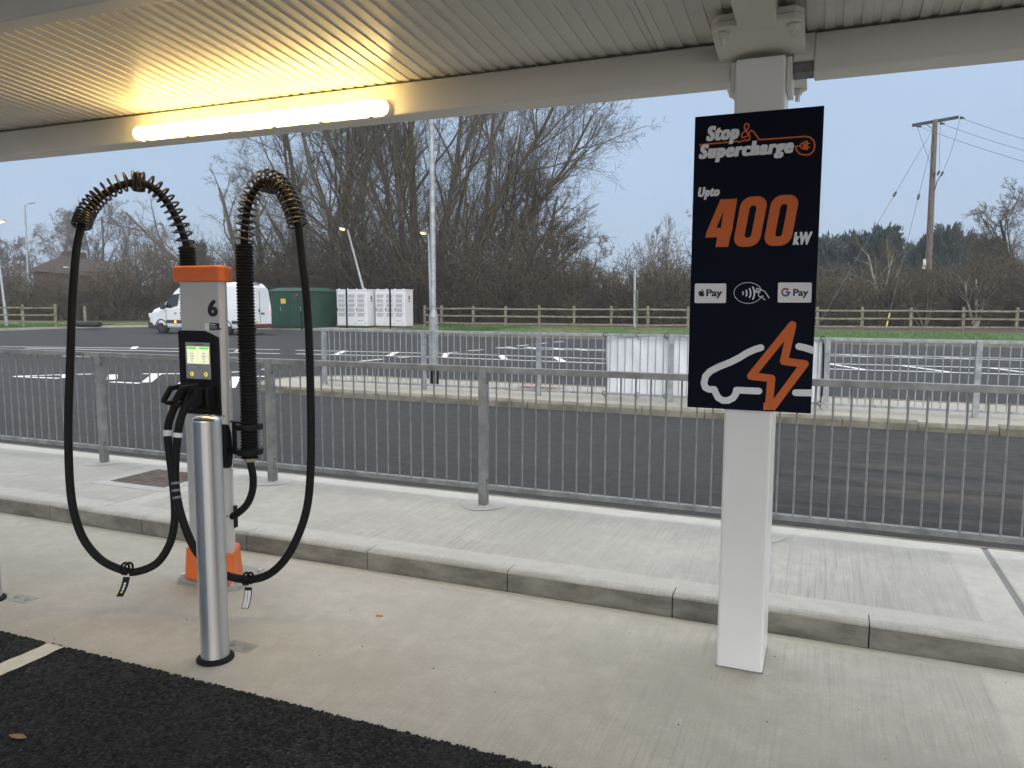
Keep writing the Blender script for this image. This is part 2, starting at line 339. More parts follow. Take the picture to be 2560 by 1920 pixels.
def link(name, me, material, parent=None, bevel=0.0, seg=2):
    o = bpy.data.objects.new(name, me); col.objects.link(o)
    if parent is not None: o.parent = parent
    if material is not None and not me.materials: me.materials.append(MT[material] if isinstance(material, str) else material)
    if bevel > 0:
        b = o.modifiers.new('bevel', 'BEVEL'); b.width = bevel; b.segments = seg; b.limit_method = 'ANGLE'; b.angle_limit = R(35)
    return o


def thing(name, label, cat, loc, group=None):
    o = bpy.data.objects.new(name, None); col.objects.link(o); o.location = tuple(float(v) for v in loc); o.empty_display_size = 0.1
    return tag(o, label, cat, group)


def tag(o, label=None, cat=None, group=None, kind=None):
    if label: o['label'] = label
    if cat: o['category'] = cat
    if group: o['group'] = group
    if kind: o['kind'] = kind
    return o


def copy_tree(o, parent=None):
    c = o.copy(); col.objects.link(c); c.parent = parent
    for ch in list(o.children): copy_tree(ch, c)
    return c


class MB:
    def __init__(s): s.v = []; s.f = []; s.sm = []

    def add(s, V, F, smooth=False):
        b = len(s.v); s.v += [tuple(map(float, p)) for p in V]; s.f += [tuple(b + i for i in f) for f in F]; s.sm += [smooth] * len(F); return s

    def box(s, lo, hi, rot=None, c=None):
        x0, y0, z0 = lo; x1, y1, z1 = hi
        V = np.array([(x0, y0, z0), (x1, y0, z0), (x1, y1, z0), (x0, y1, z0), (x0, y0, z1), (x1, y0, z1), (x1, y1, z1), (x0, y1, z1)], float)
        if rot is not None:
            c = V.mean(0) if c is None else np.array(c); V = (V - c) @ np.array(rot).T + c
        return s.add(V, [(3, 2, 1, 0), (4, 5, 6, 7), (0, 1, 5, 4), (1, 2, 6, 5), (2, 3, 7, 6), (3, 0, 4, 7)])

    def tube(s, path, rad, n=8, caps=True, smooth=True, flat=None):
        P = np.array(path, float); k = len(P); rr = np.full(k, rad, float) if np.isscalar(rad) else np.array(rad, float)
        T = np.gradient(P, axis=0); T /= np.linalg.norm(T, axis=1)[:, None] + 1e-12
        a = np.array([0, 0, 1.0]) if abs(T[0][2]) < 0.9 else np.array([0, 1.0, 0])
        N = np.cross(T[0], a); N /= np.linalg.norm(N); V = []
        for i in range(k):
            N = N - T[i] * (N @ T[i]); N /= np.linalg.norm(N); B = np.cross(T[i], N)
            for j in range(n):
                t = 2 * math.pi * j / n; V.append(P[i] + rr[i] * (math.cos(t) * N + math.sin(t) * B))
        F = [(i * n + j, i * n + (j + 1) % n, (i + 1) * n + (j + 1) % n, (i + 1) * n + j) for i in range(k - 1) for j in range(n)]
        s.add(V, F, smooth)
        if caps:
            s.add(V[:n][::-1], [tuple(range(n))]); s.add(V[-n:], [tuple(range(n))])
        return s

    def cyl(s, p0, p1, r0, r1=None, n=16, smooth=True):
        return s.tube([p0, p1], [r0, r0 if r1 is None else r1], n, True, smooth)

    def prism(s, poly, axis, a, b):    # poly in the two other axes, extruded from a to b along axis
        V = []
        for t in (a, b):
            for (p, q) in poly:
                V.append({'x': (t, p, q), 'y': (p, t, q), 'z': (p, q, t)}[axis])
        n = len(poly); F = [(i, (i + 1) % n, n + (i + 1) % n, n + i) for i in range(n)]
        F += [tuple(range(n))[::-1], tuple(range(n, 2 * n))]
        return s.add(V, F)

    def lathe(s, prof, c, n=24, smooth=True):
        V = []; k = len(prof)
        for (r, z) in prof:
            for j in range(n):
                t = 2 * math.pi * j / n; V.append((c[0] + r * math.cos(t), c[1] + r * math.sin(t), c[2] + z))
        F = [(i * n + j, i * n + (j + 1) % n, (i + 1) * n + (j + 1) % n, (i + 1) * n + j) for i in range(k - 1) for j in range(n)]
        s.add(V, F, smooth); s.add(V[:n], [tuple(range(n))[::-1]]); s.add(V[-n:], [tuple(range(n))]); return s

    def ball(s, c, r, sc=(1, 1, 1), n=12, k=8):
        V = []; F = []
        for i in range(k + 1):
            ph = math.pi * i / k
            for j in range(n):
                t = 2 * math.pi * j / n
                V.append((c[0] + r * sc[0] * math.sin(ph) * math.cos(t), c[1] + r * sc[1] * math.sin(ph) * math.sin(t), c[2] + r * sc[2] * math.cos(ph)))
        for i in range(k):
            for j in range(n):
                F.append((i * n + j, (i + 1) * n + j, (i + 1) * n + (j + 1) % n, i * n + (j + 1) % n))
        return s.add(V, F, True)

    def quad(s, a, b, c, d): return s.add([a, b, c, d], [(0, 1, 2, 3)])

    def mesh(s, name, parent=None):
        o = origin_of(parent); me = bpy.data.meshes.new(name)
        me.from_pydata([(p[0] - o[0], p[1] - o[1], p[2] - o[2]) for p in s.v], [], s.f)
        if any(s.sm): me.polygons.foreach_set('use_smooth', s.sm)
        me.update(); return me

    def build(s, name, material, parent=None, bevel=0.0, seg=2):
        me = s.mesh(name, parent)
        import bmesh
        bm = bmesh.new(); bm.from_mesh(me); bmesh.ops.remove_doubles(bm, verts=bm.verts, dist=1e-6)
        bmesh.ops.recalc_face_normals(bm, faces=bm.faces); bm.to_mesh(me); bm.free()
        if any(s.sm): me.set_sharp_from_angle(angle=R(40))
        return link(name, me, material, parent, bevel, seg)


def spline(pts, n=8):                  # Catmull-Rom through pts
    P = np.array(pts, float); P = np.vstack([2 * P[0] - P[1], P, 2 * P[-1] - P[-2]]); o = []
    for i in range(1, len(P) - 2):
        for t in np.linspace(0, 1, n, endpoint=False):
            a, b, c, d = P[i - 1:i + 3]
            o.append(0.5 * ((2 * b) + (c - a) * t + (2 * a - 5 * b + 4 * c - d) * t * t + (3 * b - a - 3 * c + d) * t ** 3))
    o.append(P[-2]); return np.array(o)


def text_poly(s, shear=0.0, offset=0.0, space=1.0):
    cu = bpy.data.curves.new('t', 'FONT'); cu.body = s; cu.size = 1.0; cu.shear = shear; cu.offset = offset; cu.resolution_u = 4; cu.space_character = space
    ob = bpy.data.objects.new('t', cu); col.objects.link(ob)
    dg = bpy.context.evaluated_depsgraph_get(); me = ob.evaluated_get(dg).to_mesh()
    V = np.array([v.co[:2] for v in me.vertices]); F = [tuple(p.vertices) for p in me.polygons]
    ob.evaluated_get(dg).to_mesh_clear(); bpy.data.objects.remove(ob); bpy.data.curves.remove(cu); return V, F


def place_text(name, s, material, parent, u0, u1, z0, z1, y, shear=0.0, offset=0.0, ref=None, flip=False):
    """Text stretched to u0..u1 across and z0..z1 upward (bounds of `ref` letters) on the upright plane Y=y facing -Y."""
    V, F = text_poly(s, shear, offset)
    lo, hi = V.min(0), V.max(0)
    if ref:
        r, _ = text_poly(ref, shear, offset); lo = np.array([lo[0], r[:, 1].min()]); hi = np.array([hi[0], r[:, 1].max()])
    W = np.stack([u0 + (V[:, 0] - lo[0]) / (hi[0] - lo[0]) * (u1 - u0), np.full(len(V), y), z0 + (V[:, 1] - lo[1]) / (hi[1] - lo[1]) * (z1 - z0)], 1)
    mb = MB().add(W, F); me = mb.mesh(name, parent); return link(name, me, material, parent)


# ------------------------------------------------------------------ ground
def sheet(name, xs, ys, z, material, jitter=0.0):
    g = MB(); nx, ny = len(xs), len(ys)
    V = [(x, y, z + random.uniform(-jitter, jitter)) for y in ys for x in xs]
    F = [(j * nx + i, j * nx + i + 1, (j + 1) * nx + i + 1, (j + 1) * nx + i) for j in range(ny - 1) for i in range(nx - 1)]
    me = bpy.data.meshes.new(name); me.from_pydata(V, [], F); me.update()
    return tag(link(name, me, material), kind='structure')


ground = sheet('ground', [-800, -300, -60, 60, 300, 800], [-60, 60, 300, 600], -0.06, 'road')
# the car park road as one sheet
road = sheet('road', [-46, -20, 0, 20, 60], [5.3, 11, 20, 30, 42], 0.0, 'road')
# concrete slab the charger and the column stand on
g = MB(); g.box((-12, 2.36, -0.3), (0.893, 3.895, 0.0)); slab = tag(g.build('charger_slab', 'slab', None), kind='structure')
g = MB(); g.box((0.905, 2.36, -0.3), (8, 3.895, -0.003)); slab2 = tag(g.build('charger_slab', 'slab', None), kind='structure')
g = MB(); g.box((0.893, 2.36, -0.3), (0.905, 3.895, -0.02)); g.build('joint_sealant', 'darktrim', slab)
# near bay: coarse dark tarmac with a ragged edge running onto the slab
xs = np.linspace(-9, 4, 4000)
edge = 2.42 + 0.006 * np.sin(xs * 1.3) + 0.020 * (rng.random(4000) - 0.5) + 0.012 * np.repeat(rng.random(2000) - 0.5, 2)
V = [(x, -6, 0.006) for x in xs] + [(x, e_ - 0.012, 0.007) for x, e_ in zip(xs, edge)] + [(x, e_, -0.002) for x, e_ in zip(xs, edge)]
n_ = len(xs); Q = [(i, i + 1, n_ + i + 1, n_ + i) for i in range(n_ - 1)] + [(n_ + i, n_ + i + 1, 2 * n_ + i + 1, 2 * n_ + i) for i in range(n_ - 1)]
bay = tag(link('parking_bay', fast_mesh('parking_bay', V, Q), 'tarmac'), kind='structure')
g = MB(); ys_ = np.linspace(-3, 2.41, 120)
L_ = [(-3.385 + 0.006 * random.uniform(-1, 1), y, 0.0115) for y in ys_]; R_ = [(-3.275 + 0.006 * random.uniform(-1, 1), y, 0.0115) for y in ys_]
g.add(L_ + R_, [(i, 120 + i, 121 + i, i + 1) for i in range(119)]); g.build('bay_line', 'paint_cream', bay)
# raised footway: three poured bays with a sealed joint between them
fw = None
for i, (a, b) in enumerate(((-22, -4.952), (-4.94, 0.957), (0.989, 9))):
    g = MB(); g.box((a, 4.025, -0.2), (b, 5.45, 0.12)); o = g.build('footway', 'footway', None, 0.006, 2); tag(o, kind='structure')
    fw = fw or o
g = MB(); g.box((0.957, 4.03, -0.1), (0.989, 5.44, 0.114)); g.build('joint_sealant', 'sealant', fw)
g = MB(); g.box((-4.952, 4.03, -0.1), (-4.94, 5.44, 0.114)); g.build('joint_sealant', 'sealant', fw)
# kerb stones along the front of the footway
kerb = MB()
kp = [(3.905, -0.15), (3.905, 0.1005), (4.022, 0.1005), (4.022, -0.15)]
kt = [(3.907, 0.101), (3.909, 0.112), (3.922, 0.1215), (4.022, 0.1235), (4.022, 0.101)]
k0 = tag(bpy.data.objects.new('kerb', None), kind='structure'); col.objects.link(k0)
X = 0.25 - 0.938 * 14
for i in range(24):
    g = MB(); g.prism(kp, 'x', X + 0.003, X + 0.935); o = g.build('kerb_stone', 'kerb', k0, 0.002)
    g = MB(); g.prism(kt, 'x', X + 0.0025, X + 0.9355); g.build('top_band', 'footway', o, 0.002); X += 0.938
# back edging strip of the footway and a dirty channel beside it
g = MB(); X = -21.0
for i in range(30):
    g = MB(); g.box((X + 0.002, 5.452, -0.1), (X + 0.998, 5.502, 0.117)); g.build('edging_stone', 'island_kerb', k0, 0.004); X += 1.0
# concrete collars round the railing posts are in the railing builder

# inspection pit with a brown infilled tray, on the footway
pit = thing('pit_cover', 'square recessed pit cover with brown infill behind the charger', 'pit cover', (-5.28, 4.88, 0.12))
g = MB(); x0, x1, y0, y1 = -5.60, -4.985, 4.62, 5.13
g.box((x0, y0, 0.1), (x1, y1, 0.1235)); g.build('infill', 'pitfill', pit)
for lo, hi in (((x0 - 0.11, y0 - 0.11), (x1 + 0.11, y0 - 0.002)), ((x0 - 0.11, y1 + 0.002), (x1 + 0.11, y1 + 0.11)), ((x0 - 0.11, y0), (x0 - 0.002, y1)), ((x1 + 0.002, y0), (x1 + 0.11, y1))):
    g = MB(); g.box((*lo, 0.1), (*hi, 0.1245)); g.build('surround', 'trowelled', pit)

# ------------------------------------------------------------------ traffic island
IS = [(-8.9, 11.22), (30, 11.22), (30, 13.75), (-8.7, 13.75), (-9.6, 13.45), (-10.15, 12.9), (-10.3, 12.4), (-10.05, 11.75), (-9.55, 11.35)]
g = MB(); g.prism([(x, y) for x, y in IS], 'z', -0.1, 0.118); island = tag(g.build('island_footway', 'island'), kind='structure')
ik = tag(bpy.data.objects.new('island_kerb', None), kind='structure'); col.objects.link(ik)
X = -8.9
for i in range(34):                     # front run, with a lowered crossing near the right
    hz = 0.128 if not (0.9 < X < 1.8) else 0.10
    g = MB(); g.prism([(11.19, -0.1), (11.19, hz - 0.035), (11.215, hz), (11.34, hz), (11.34, -0.1)], 'x', X + 0.004, X + 0.91); g.build('kerb_stone', 'island_kerb', ik, 0.004)
    g = MB(); g.prism([(13.64, -0.1), (13.64, 0.127), (13.75, 0.127), (13.78, 0.09), (13.78, -0.1)], 'x', X + 0.004, X + 0.91); g.build('kerb_stone', 'island_kerb', ik, 0.004)
    X += 0.915
crv = spline([(-8.9, 11.19), (-9.6, 11.33), (-10.1, 11.72), (-10.33, 12.4), (-10.18, 12.95), (-9.6, 13.5), (-8.9, 13.78)], 3)
cen = np.array([-8.7, 12.5])
for a, b in zip(crv[:-1], crv[1:]):
    ia, ib = a + (cen - a) / np.linalg.norm(cen - a) * 0.13, b + (cen - b) / np.linalg.norm(cen - b) * 0.13
    g = MB(); g.prism([tuple(a), tuple(b), tuple(ib), tuple(ia)], 'z', -0.1, 0.128); g.build('kerb_stone', 'island_kerb', ik, 0.008)
ipit = thing('pit_cover', 'rusty red pit cover on the island behind the railings', 'pit cover', (-4.85, 12.85, 0.118))
g = MB(); g.box((-5.15, 12.55, 0.1), (-4.5, 13.15, 0.126)); g.build('lid', mat('rusty_lid', (0.14, 0.075, 0.055), 0.9, var=0.3, scale=9), ipit)
g = MB()
for lo, hi in (((-5.25, 12.45), (-4.4, 12.545)), ((-5.25, 13.155), (-4.4, 13.25)), ((-5.25, 12.55), (-5.155, 13.15)), ((-4.495, 12.55), (-4.4, 13.15))):
    g.box((*lo, 0.1), (*hi, 0.124))
g.build('surround', mat('red_brick_surround', (0.30, 0.17, 0.13), 0.9, var=0.3, scale=9), ipit)

# ------------------------------------------------------------------ painted markings on the road
def px3(x, y): return 740 + x / 2.698, 780 + y / 2.698
def px7(x, y): return x / 3.16, 840 + y / 3.16
def px5(x, y): return 1900 + x / 2.765, 800 + y / 2.765


def marking(p, q, wid, f):
    a = on_z(*f(*p))[:2]; b = on_z(*f(*q))[:2]; d = b - a; L = np.linalg.norm(d); d /= L; nrm = np.array([-d[1], d[0]]) * wid / 2
    k = max(2, int(L / 0.6)); g = MB(); V = []
    for t in np.linspace(0, 1, k):
        c = a + d * L * t; j = 1 + random.uniform(-0.06, 0.06)
        V += [(*(c + nrm * j), 0.005 + 0.0002 * random.random()), (*(c - nrm * j), 0.005)]
    g.add(V, [(2 * i, 2 * i + 1, 2 * i + 3, 2 * i + 2) for i in range(k - 1)]); g.build('painted_line', 'paint', road)


for p, q, wd in (((0, 258), (880, 278), .16), ((0, 283), (990, 305), .16), ((1020, 280), (2085, 318), .16), ((985, 307), (2085, 347), .16),
                 ((330, 262), (262, 290), .2), ((680, 270), (622, 298), .2), ((1018, 279), (1000, 305), .2), ((965, 279), (1020, 279), .16), ((1380, 291), (1408, 318), .2), ((1745, 303), (1803, 335), .2),
                 ((430, 333), (590, 318), .17), ((690, 308), (760, 303), .17), ((1020, 275), (1092, 271), .17), ((1165, 262), (1260, 255), .17), ((145, 358), (200, 353), .17), ((0, 344), (545, 366), .16),
                 ((1350, 243), (1440, 238), .17), ((1490, 229), (1570, 222), .17), ((1615, 217), (1695, 209), .17), ((1738, 204), (1803, 198), .17),
                 ((1350, 243), (2085, 262), .16), ((1530, 237), (2085, 256), .16), ((1425, 236), (1480, 246), .17), ((1560, 240), (1640, 250), .17), ((1720, 243), (1800, 254), .17), ((1880, 247), (1960, 258), .17)):
    marking(p, q, wd, px3)
for p, q, wd in (((0, 85), (2212, 108), .16), ((200, 97), (2212, 140), .16), ((1052, 103), (1072, 84), .22), ((500, 161), (795, 167), .16), ((1120, 174), (1445, 182), .16),
                 ((115, 319), (530, 306), .16), ((115, 321), (470, 336), .16), ((525, 332), (515, 306), .22), ((600, 304), (740, 301), .16), ((758, 358), (805, 358), .17), ((885, 345), (890, 306), .2), ((875, 364), (1105, 375), .16),
                 ((1130, 300), (1450, 299), .16), ((1155, 368), (1238, 302), .22), ((1800, 290), (1890, 283), .16), ((1818, 412), (1870, 322), .2), ((2075, 266), (2118, 260), .16), ((2010, 318), (2125, 322), .16), ((1440, 378), (1462, 366), .2), ((1870, 122), (1895, 112), .2)):
    marking(p, q, wd, px7)
for p, q, wd in (((475, 236), (1825, 268), .16), ((475, 248), (1825, 280), .16), ((475, 302), (1825, 338), .16), ((475, 339), (1825, 378), .16), ((480, 304), (720, 344), .18), ((985, 316), (1310, 361), .18), ((1600, 333), (1825, 362), .18),
                 ((560, 240), (760, 254), .16), ((900, 248), (1120, 262), .16), ((1250, 256), (1460, 270), .16)):
    marking(p, q, wd, px5)

# ------------------------------------------------------------------ far kerb and verge
KP = [(60, 35.5), (20, 35.5), (7, 35.4), (0, 35.5), (-9.7, 35.4), (-17, 35.5), (-20, 36.2), (-22.5, 37.6), (-25, 38.7), (-32, 39.5), (-40, 39.9), (-43.6, 39.4), (-45, 37.5), (-45.1, 33), (-44.6, 28), (-44, 18), (-43, 0)]
KP = np.array(KP); C0 = np.array([-12.0, 8.0])
dirs = []
for i in range(len(KP)):
    t = KP[min(i + 1, len(KP) - 1)] - KP[max(i - 1, 0)]; nn = np.array([t[1], -t[0]]); nn /= np.linalg.norm(nn)
    if nn @ (KP[i] - C0) < 0: nn = -nn
    dirs.append(nn)
dirs = np.array(dirs)


def vz(d): return 0.125 + 0.17 * min(1, max(0, d) / 7.0)


rings = [0.12, 1.0, 2.5, 4.5, 7, 12, 25, 60, 200]
V = []
for d in rings:
    for k_, nn in zip(KP, dirs):
        p = k_ + nn * d; V.append((p[0], p[1], vz(d) + (0.04 * math.sin(p[0] * 0.9) * math.cos(p[1] * 0.7) if d > 1 else 0)))
nk = len(KP); F = [(r * nk + i, r * nk + i + 1, (r + 1) * nk + i + 1, (r + 1) * nk + i) for r in range(len(rings) - 1) for i in range(nk - 1)]
n = NT('verge_turf')
gm = n.mix(n.rng(n.noise(0.9, 6), 0.3, 0.7), (0.045, 0.105, 0.020), (0.085, 0.165, 0.040))
dry = n.math('MULTIPLY', n.rng(n.noise(0.35, 4, off=(3, 0, 0)), 0.42, 0.55), n.math('MULTIPLY', n.rng(n.y, 37.0, 38.5), n.rng(n.x, -6.0, -9.0)))
gm = n.mix(dry, gm, n.mix(n.rng(n.noise(2.5, 5), 0.35, 0.65), (0.15, 0.12, 0.065), (0.24, 0.20, 0.11)))
gm = n.mix(n.rng(n.y, 43.5, 46.5), gm, (0.075, 0.058, 0.038))
me = bpy.data.meshes.new('verge'); me.from_pydata(V, [], F); me.update()
verge = tag(link('verge', me, n.done(gm, 0.95, n.noise(30, 4), 0.8, 0.05)), kind='structure')
fk = tag(bpy.data.objects.new('far_kerb', None), kind='structure'); col.objects.link(fk)
for i in range(1, nk - 1):
    a, b = KP[i], KP[i + 1]; L = np.linalg.norm(b - a); ns = max(1, int(L / 2.0))
    for j in range(ns):
        p = a + (b - a) * j / ns; q = a + (b - a) * (j + 1) / ns; d_ = (q - p) / np.linalg.norm(q - p)
        p2, q2 = p + d_ * 0.006, q - d_ * 0.006; oo = dirs[i] * 0.15
        g = MB(); g.prism([tuple(p2), tuple(q2), tuple(q2 + oo), tuple(p2 + oo)], 'z', -0.05, 0.135); g.build('kerb_stone', 'island_kerb' if p[0] > -25 else 'render', fk)
# concrete apron the cabinets stand on
g = MB(); ap = [(-47, 39.95), (-25.5, 38.95), (-23.5, 41.2), (-25, 52), (-47, 52)]
g.prism(ap, 'z', 0.0, 0.15); tag(g.build('cabinet_apron', 'island'), kind='structure')

# grass on the verge: one mass of blades
N = 60000
i_ = rng.integers(1, nk - 2, N); t_ = rng.random(N)[:, None]; d_ = (0.25 + rng.random(N) ** 1.1 * 7.5)[:, None]
P = KP[i_] * (1 - t_) + KP[i_ + 1] * t_ + (dirs[i_] * (1 - t_) + dirs[i_ + 1] * t_) * d_
keep = ~((P[:, 0] < -23.5) & (P[:, 1] > 38.5) & (P[:, 0] > -46.5)); P = P[keep]; d_ = d_[keep]; N = len(P)
z0 = 0.125 + 0.17 * np.minimum(1, d_[:, 0] / 7.0) - 0.03
hgt = 0.05 + 0.09 * rng.random(N); an = rng.random(N) * 6.28; wv = np.stack([np.cos(an), np.sin(an)], 1) * 0.016; ln = rng.normal(0, 0.04, (N, 2))
A = np.concatenate([P - wv, z0[:, None]], 1); B = np.concatenate([P + wv, z0[:, None]], 1); Cc = np.concatenate([P + ln, (z0 + hgt)[:, None]], 1)
V = np.stack([A, B, Cc], 1).reshape(-1, 3)
tag(link('verge_grass', fast_mesh('verge_grass', V, None, np.arange(3 * N).reshape(-1, 3)), 'grass'), 'green grass growing on the verge along the far kerb', 'grass', kind='stuff')

# ------------------------------------------------------------------ canopy
RZ0, SL = 2.757, math.tan(R(5.0))
def roof_z(y): return RZ0 + (3.5 - y) * SL


cano = thing('canopy', 'white steel canopy with ribbed liner carried by a square column', 'canopy', (-0.30, 3.58, 0.0))
g = MB(); g.box((-0.40, 3.43, -0.02), (-0.20, 3.73, 2.655)); column = g.build('column', 'white_steel', cano, 0.012, 3)
g = MB(); g.prism([(-0.403, 3.427), (-0.197, 3.427), (-0.197, 3.733), (-0.403, 3.733)], 'z', 0.0, 0.006); g.build('sealant_bead', 'sealant', cano, 0.004)
# cap plates (slightly tipped), with bolts
def tip(x, y, z): return (x, y, z + (3.55 - y) * 0.15)
def tipbox(lo, hi):
    x0, y0, z0 = lo; x1, y1, z1 = hi; m_ = MB()
    ch = 0.03
    pl = [(x0 + ch, y0), (x1 - ch, y0), (x1, y0 + ch), (x1, y1 - ch), (x1 - ch, y1), (x0 + ch, y1), (x0, y1 - ch), (x0, y0 + ch)]
    V = [tip(x, y, z0) for x, y in pl] + [tip(x, y, z1) for x, y in pl]
    m_.add(V, [(i, (i + 1) % 8, 8 + (i + 1) % 8, 8 + i) for i in range(8)] + [tuple(range(8))[::-1], tuple(range(8, 16))]); return m_
tipbox((-0.475, 3.20, 2.660), (-0.128, 3.90, 2.684)).build('cap_plate', 'cream_steel', cano, 0.003)
tipbox((-0.473, 3.203, 2.687), (-0.130, 3.897, 2.711)).build('rafter_plate', 'cream_steel', cano, 0.003)
for bx in (-0.43, -0.168):
    for by in (3.25, 3.855):
        g = MB(); t = tip(bx, by, 2.66)
        g.cyl((bx, by, t[2]), (bx, by, t[2] - 0.004), 0.024, n=16); g.tube([(bx, by, t[2] - 0.004), (bx, by, t[2] - 0.022)], 0.019, 6, True, False); g.cyl((bx, by, t[2] - 0.022), (bx, by, t[2] - 0.05), 0.0105, n=10)
        g.build('bolt', 'cream_steel', cano)
# rafter running forward above the column
g = MB(); y1, y0 = 3.62, -1.5
V = []
for y in (y1, y0):
    zb = 2.70 + (3.3 - y) * SL
    V += [(-0.375, y, zb), (-0.225, y, zb), (-0.225, y, zb + 0.24), (-0.375, y, zb + 0.24)]
g.add(V, [(0, 1, 5, 4), (1, 2, 6, 5), (2, 3, 7, 6), (3, 0, 4, 7), (0, 3, 2, 1), (4, 5, 6, 7)]); g.build('rafter', 'cream_steel', cano, 0.01, 3)
# eaves beams either side of the column, on end plates
for a, b in ((-11.0, -0.425), (-0.095, 6.5)):
    g = MB(); g.box((a, 3.50, 2.592), (b, 3.655, 2.748)); g.build('eaves_beam', 'cream_steel', cano, 0.008, 3)
g = MB(); g.box((-0.174, 3.5003, 2.64), (-0.0952, 3.6548, 2.7478)); g.build('eaves_beam_end', 'cream_steel', cano)
for a, b in ((-0.423, -0.402), (-0.198, -0.177)):
    g = MB(); g.box((a, 3.47, 2.53), (b, 3.69, 2.655)); g.build('end_plate', 'cream_steel', cano, 0.003)
g = MB(); g.box((-0.176, 3.52, 2.60), (-0.096, 3.63, 2.638)); g.build('notch_shade', 'darkmetal', cano)  # dark block in the beam's end notch; its colour stands in for recess shade
# purlin near the front
g = MB(); g.box((-11, 2.165, 2.742), (6.5, 2.255, 2.90)); g.build('purlin', 'cream_steel', cano, 0.006, 3)
g = MB(); g.box((-11, -1.2, 3.06), (6.5, -1.11, 3.16)); g.build('purlin', 'cream_steel', cano, 0.006, 3)
# ribbed liner sheets: flat pans with narrow ribs, one sheet per metre
PITCH_R = 0.0683
def liner(xa, nrib):
    prof = []
    for i in range(nrib):
        x = xa + i * PITCH_R
        prof += [(x, 0.0), (x + 0.036, 0.0), (x + 0.0378, 0.0055), (x + 0.0665, 0.0055)]
    prof += [(xa + nrib * PITCH_R, 0.0)]
    ys = [3.652, -1.5]; V = []
    for y in ys:
        V += [(x, y, roof_z(y) + h) for x, h in prof]
    k = len(prof)
    for y in ys:
        V += [(x, y, roof_z(y) + h + 0.012) for x, h in prof]
    F = [(i, i + 1, k + i + 1, k + i) for i in range(k - 1)] + [(2 * k + i, 3 * k + i, 3 * k + i + 1, 2 * k + i + 1) for i in range(k - 1)]
    F += [(i, 2 * k + i, 2 * k + i + 1, i + 1) for i in range(k - 1)] + [(k + i, k + i + 1, 3 * k + i + 1, 3 * k + i) for i in range(k - 1)]
    return MB().add(V, F)
x = -11.0
while x < 6.4:
    liner(x, 15).build('roof_sheet', 'roof', cano); x += 15 * PITCH_R + 0.0015
g = MB(); V = [(-11.1, 3.70, roof_z(3.7) + 0.05), (6.6, 3.70, roof_z(3.7) + 0.05), (6.6, -1.55, roof_z(-1.55) + 0.05), (-11.1, -1.55, roof_z(-1.55) + 0.05)]
V += [(a, b, c + 0.03) for a, b, c in V]
g.add(V, [(0, 1, 2, 3), (7, 6, 5, 4), (0, 4, 5, 1), (1, 5, 6, 2), (2, 6, 7, 3), (3, 7, 4, 0)]); g.build('roof_deck', 'darktrim', cano)

# batten light on the eaves beam
lampx0, lampx1 = -3.82, -2.10
bat = thing('batten_light', 'lit tubular batten light with warm glow on the canopy beam', 'light', ((lampx0 + lampx1) / 2, 3.45, 2.62))
def stadium(x0, x1, zc, h, n=10):
    r = h / 2; P = [(x1 - r + r * math.cos(t), zc + r * math.sin(t)) for t in np.linspace(-math.pi / 2, math.pi / 2, n)]
    return P + [(x0 + r + r * math.cos(t), zc + r * math.sin(t)) for t in np.linspace(math.pi / 2, 3 * math.pi / 2, n)]
g = MB(); g.prism(stadium(lampx0, lampx1, 2.622, 0.082), 'y', 3.4985, 3.462); g.build('housing', 'white_steel', bat, 0.004)
g = MB(); a = stadium(lampx0 + 0.005, lampx1 - 0.005, 2.622, 0.070); b = stadium(lampx0 + 0.018, lampx1 - 0.018, 2.622, 0.046); k = len(a)
V = [(x, 3.4615, z) for x, z in a] + [(x, 3.425, z) for x, z in a] + [(x, 3.412, z) for x, z in b]
g.add(V, [(i, (i + 1) % k, k + (i + 1) % k, k + i) for i in range(k)] + [(k + i, k + (i + 1) % k, 2 * k + (i + 1) % k, 2 * k + i) for i in range(k)] + [tuple(range(2 * k, 3 * k))], True)
g.build('lens', 'lamp_lens', bat)
for cx in np.linspace(lampx0 + 0.09, lampx1 - 0.1, 6):
    for zz in (2.5800, 2.6580):
        g = MB(); g.box((cx - 0.012, 3.440, zz), (cx + 0.012, 3.468, zz + 0.006)); g.build('clip', 'fixgrey', bat)

# ------------------------------------------------------------------ sign on the column
SY = 3.398
sg = thing('tariff_sign', 'tall navy sign board with orange bolt and car outline on white column', 'sign', (-0.30, 3.41, 1.182))
g = MB(); g.box((-0.556, SY + 0.0015, 1.182), (-0.046, SY + 0.016, 2.428)); g.build('board', 'navy', sg, 0.0015)
g = MB(); g.box((-0.38, SY + 0.0165, 1.25), (-0.22, 3.4295, 2.36)); g.build('bracket', 'fixgrey', sg)
def s3(x, y): return on_y(1660 + x / 3.19, 200 + y / 3.19, SY)
def s4(x, y): return on_y(1660 + x / 4.148, 660 + y / 4.148, SY)


def bold_text(s_, material, parent, u0, u1, z0, z1, y, shear, ref, bold=0.05, off=0.026, space=1.12):
    cu_ = text_poly(s_, shear, off, space); V, F = cu_
    rV = text_poly(ref, shear, off)[0] if ref else V
    lo = np.array([V[:, 0].min() - bold, rV[:, 1].min()]); hi = np.array([V[:, 0].max() + bold, rV[:, 1].max()])
    mb = MB()
    for i, dx in enumerate(np.linspace(-bold, bold, 7)):
        W = np.stack([u0 + (V[:, 0] + dx - lo[0]) / (hi[0] - lo[0]) * (u1 - u0), np.full(len(V), y - 0.00006 * i), z0 + (V[:, 1] - lo[1]) / (hi[1] - lo[1]) * (z1 - z0)], 1)
        mb.add(W, F)
    return link('lettering', mb.mesh('lettering', parent), material, parent)


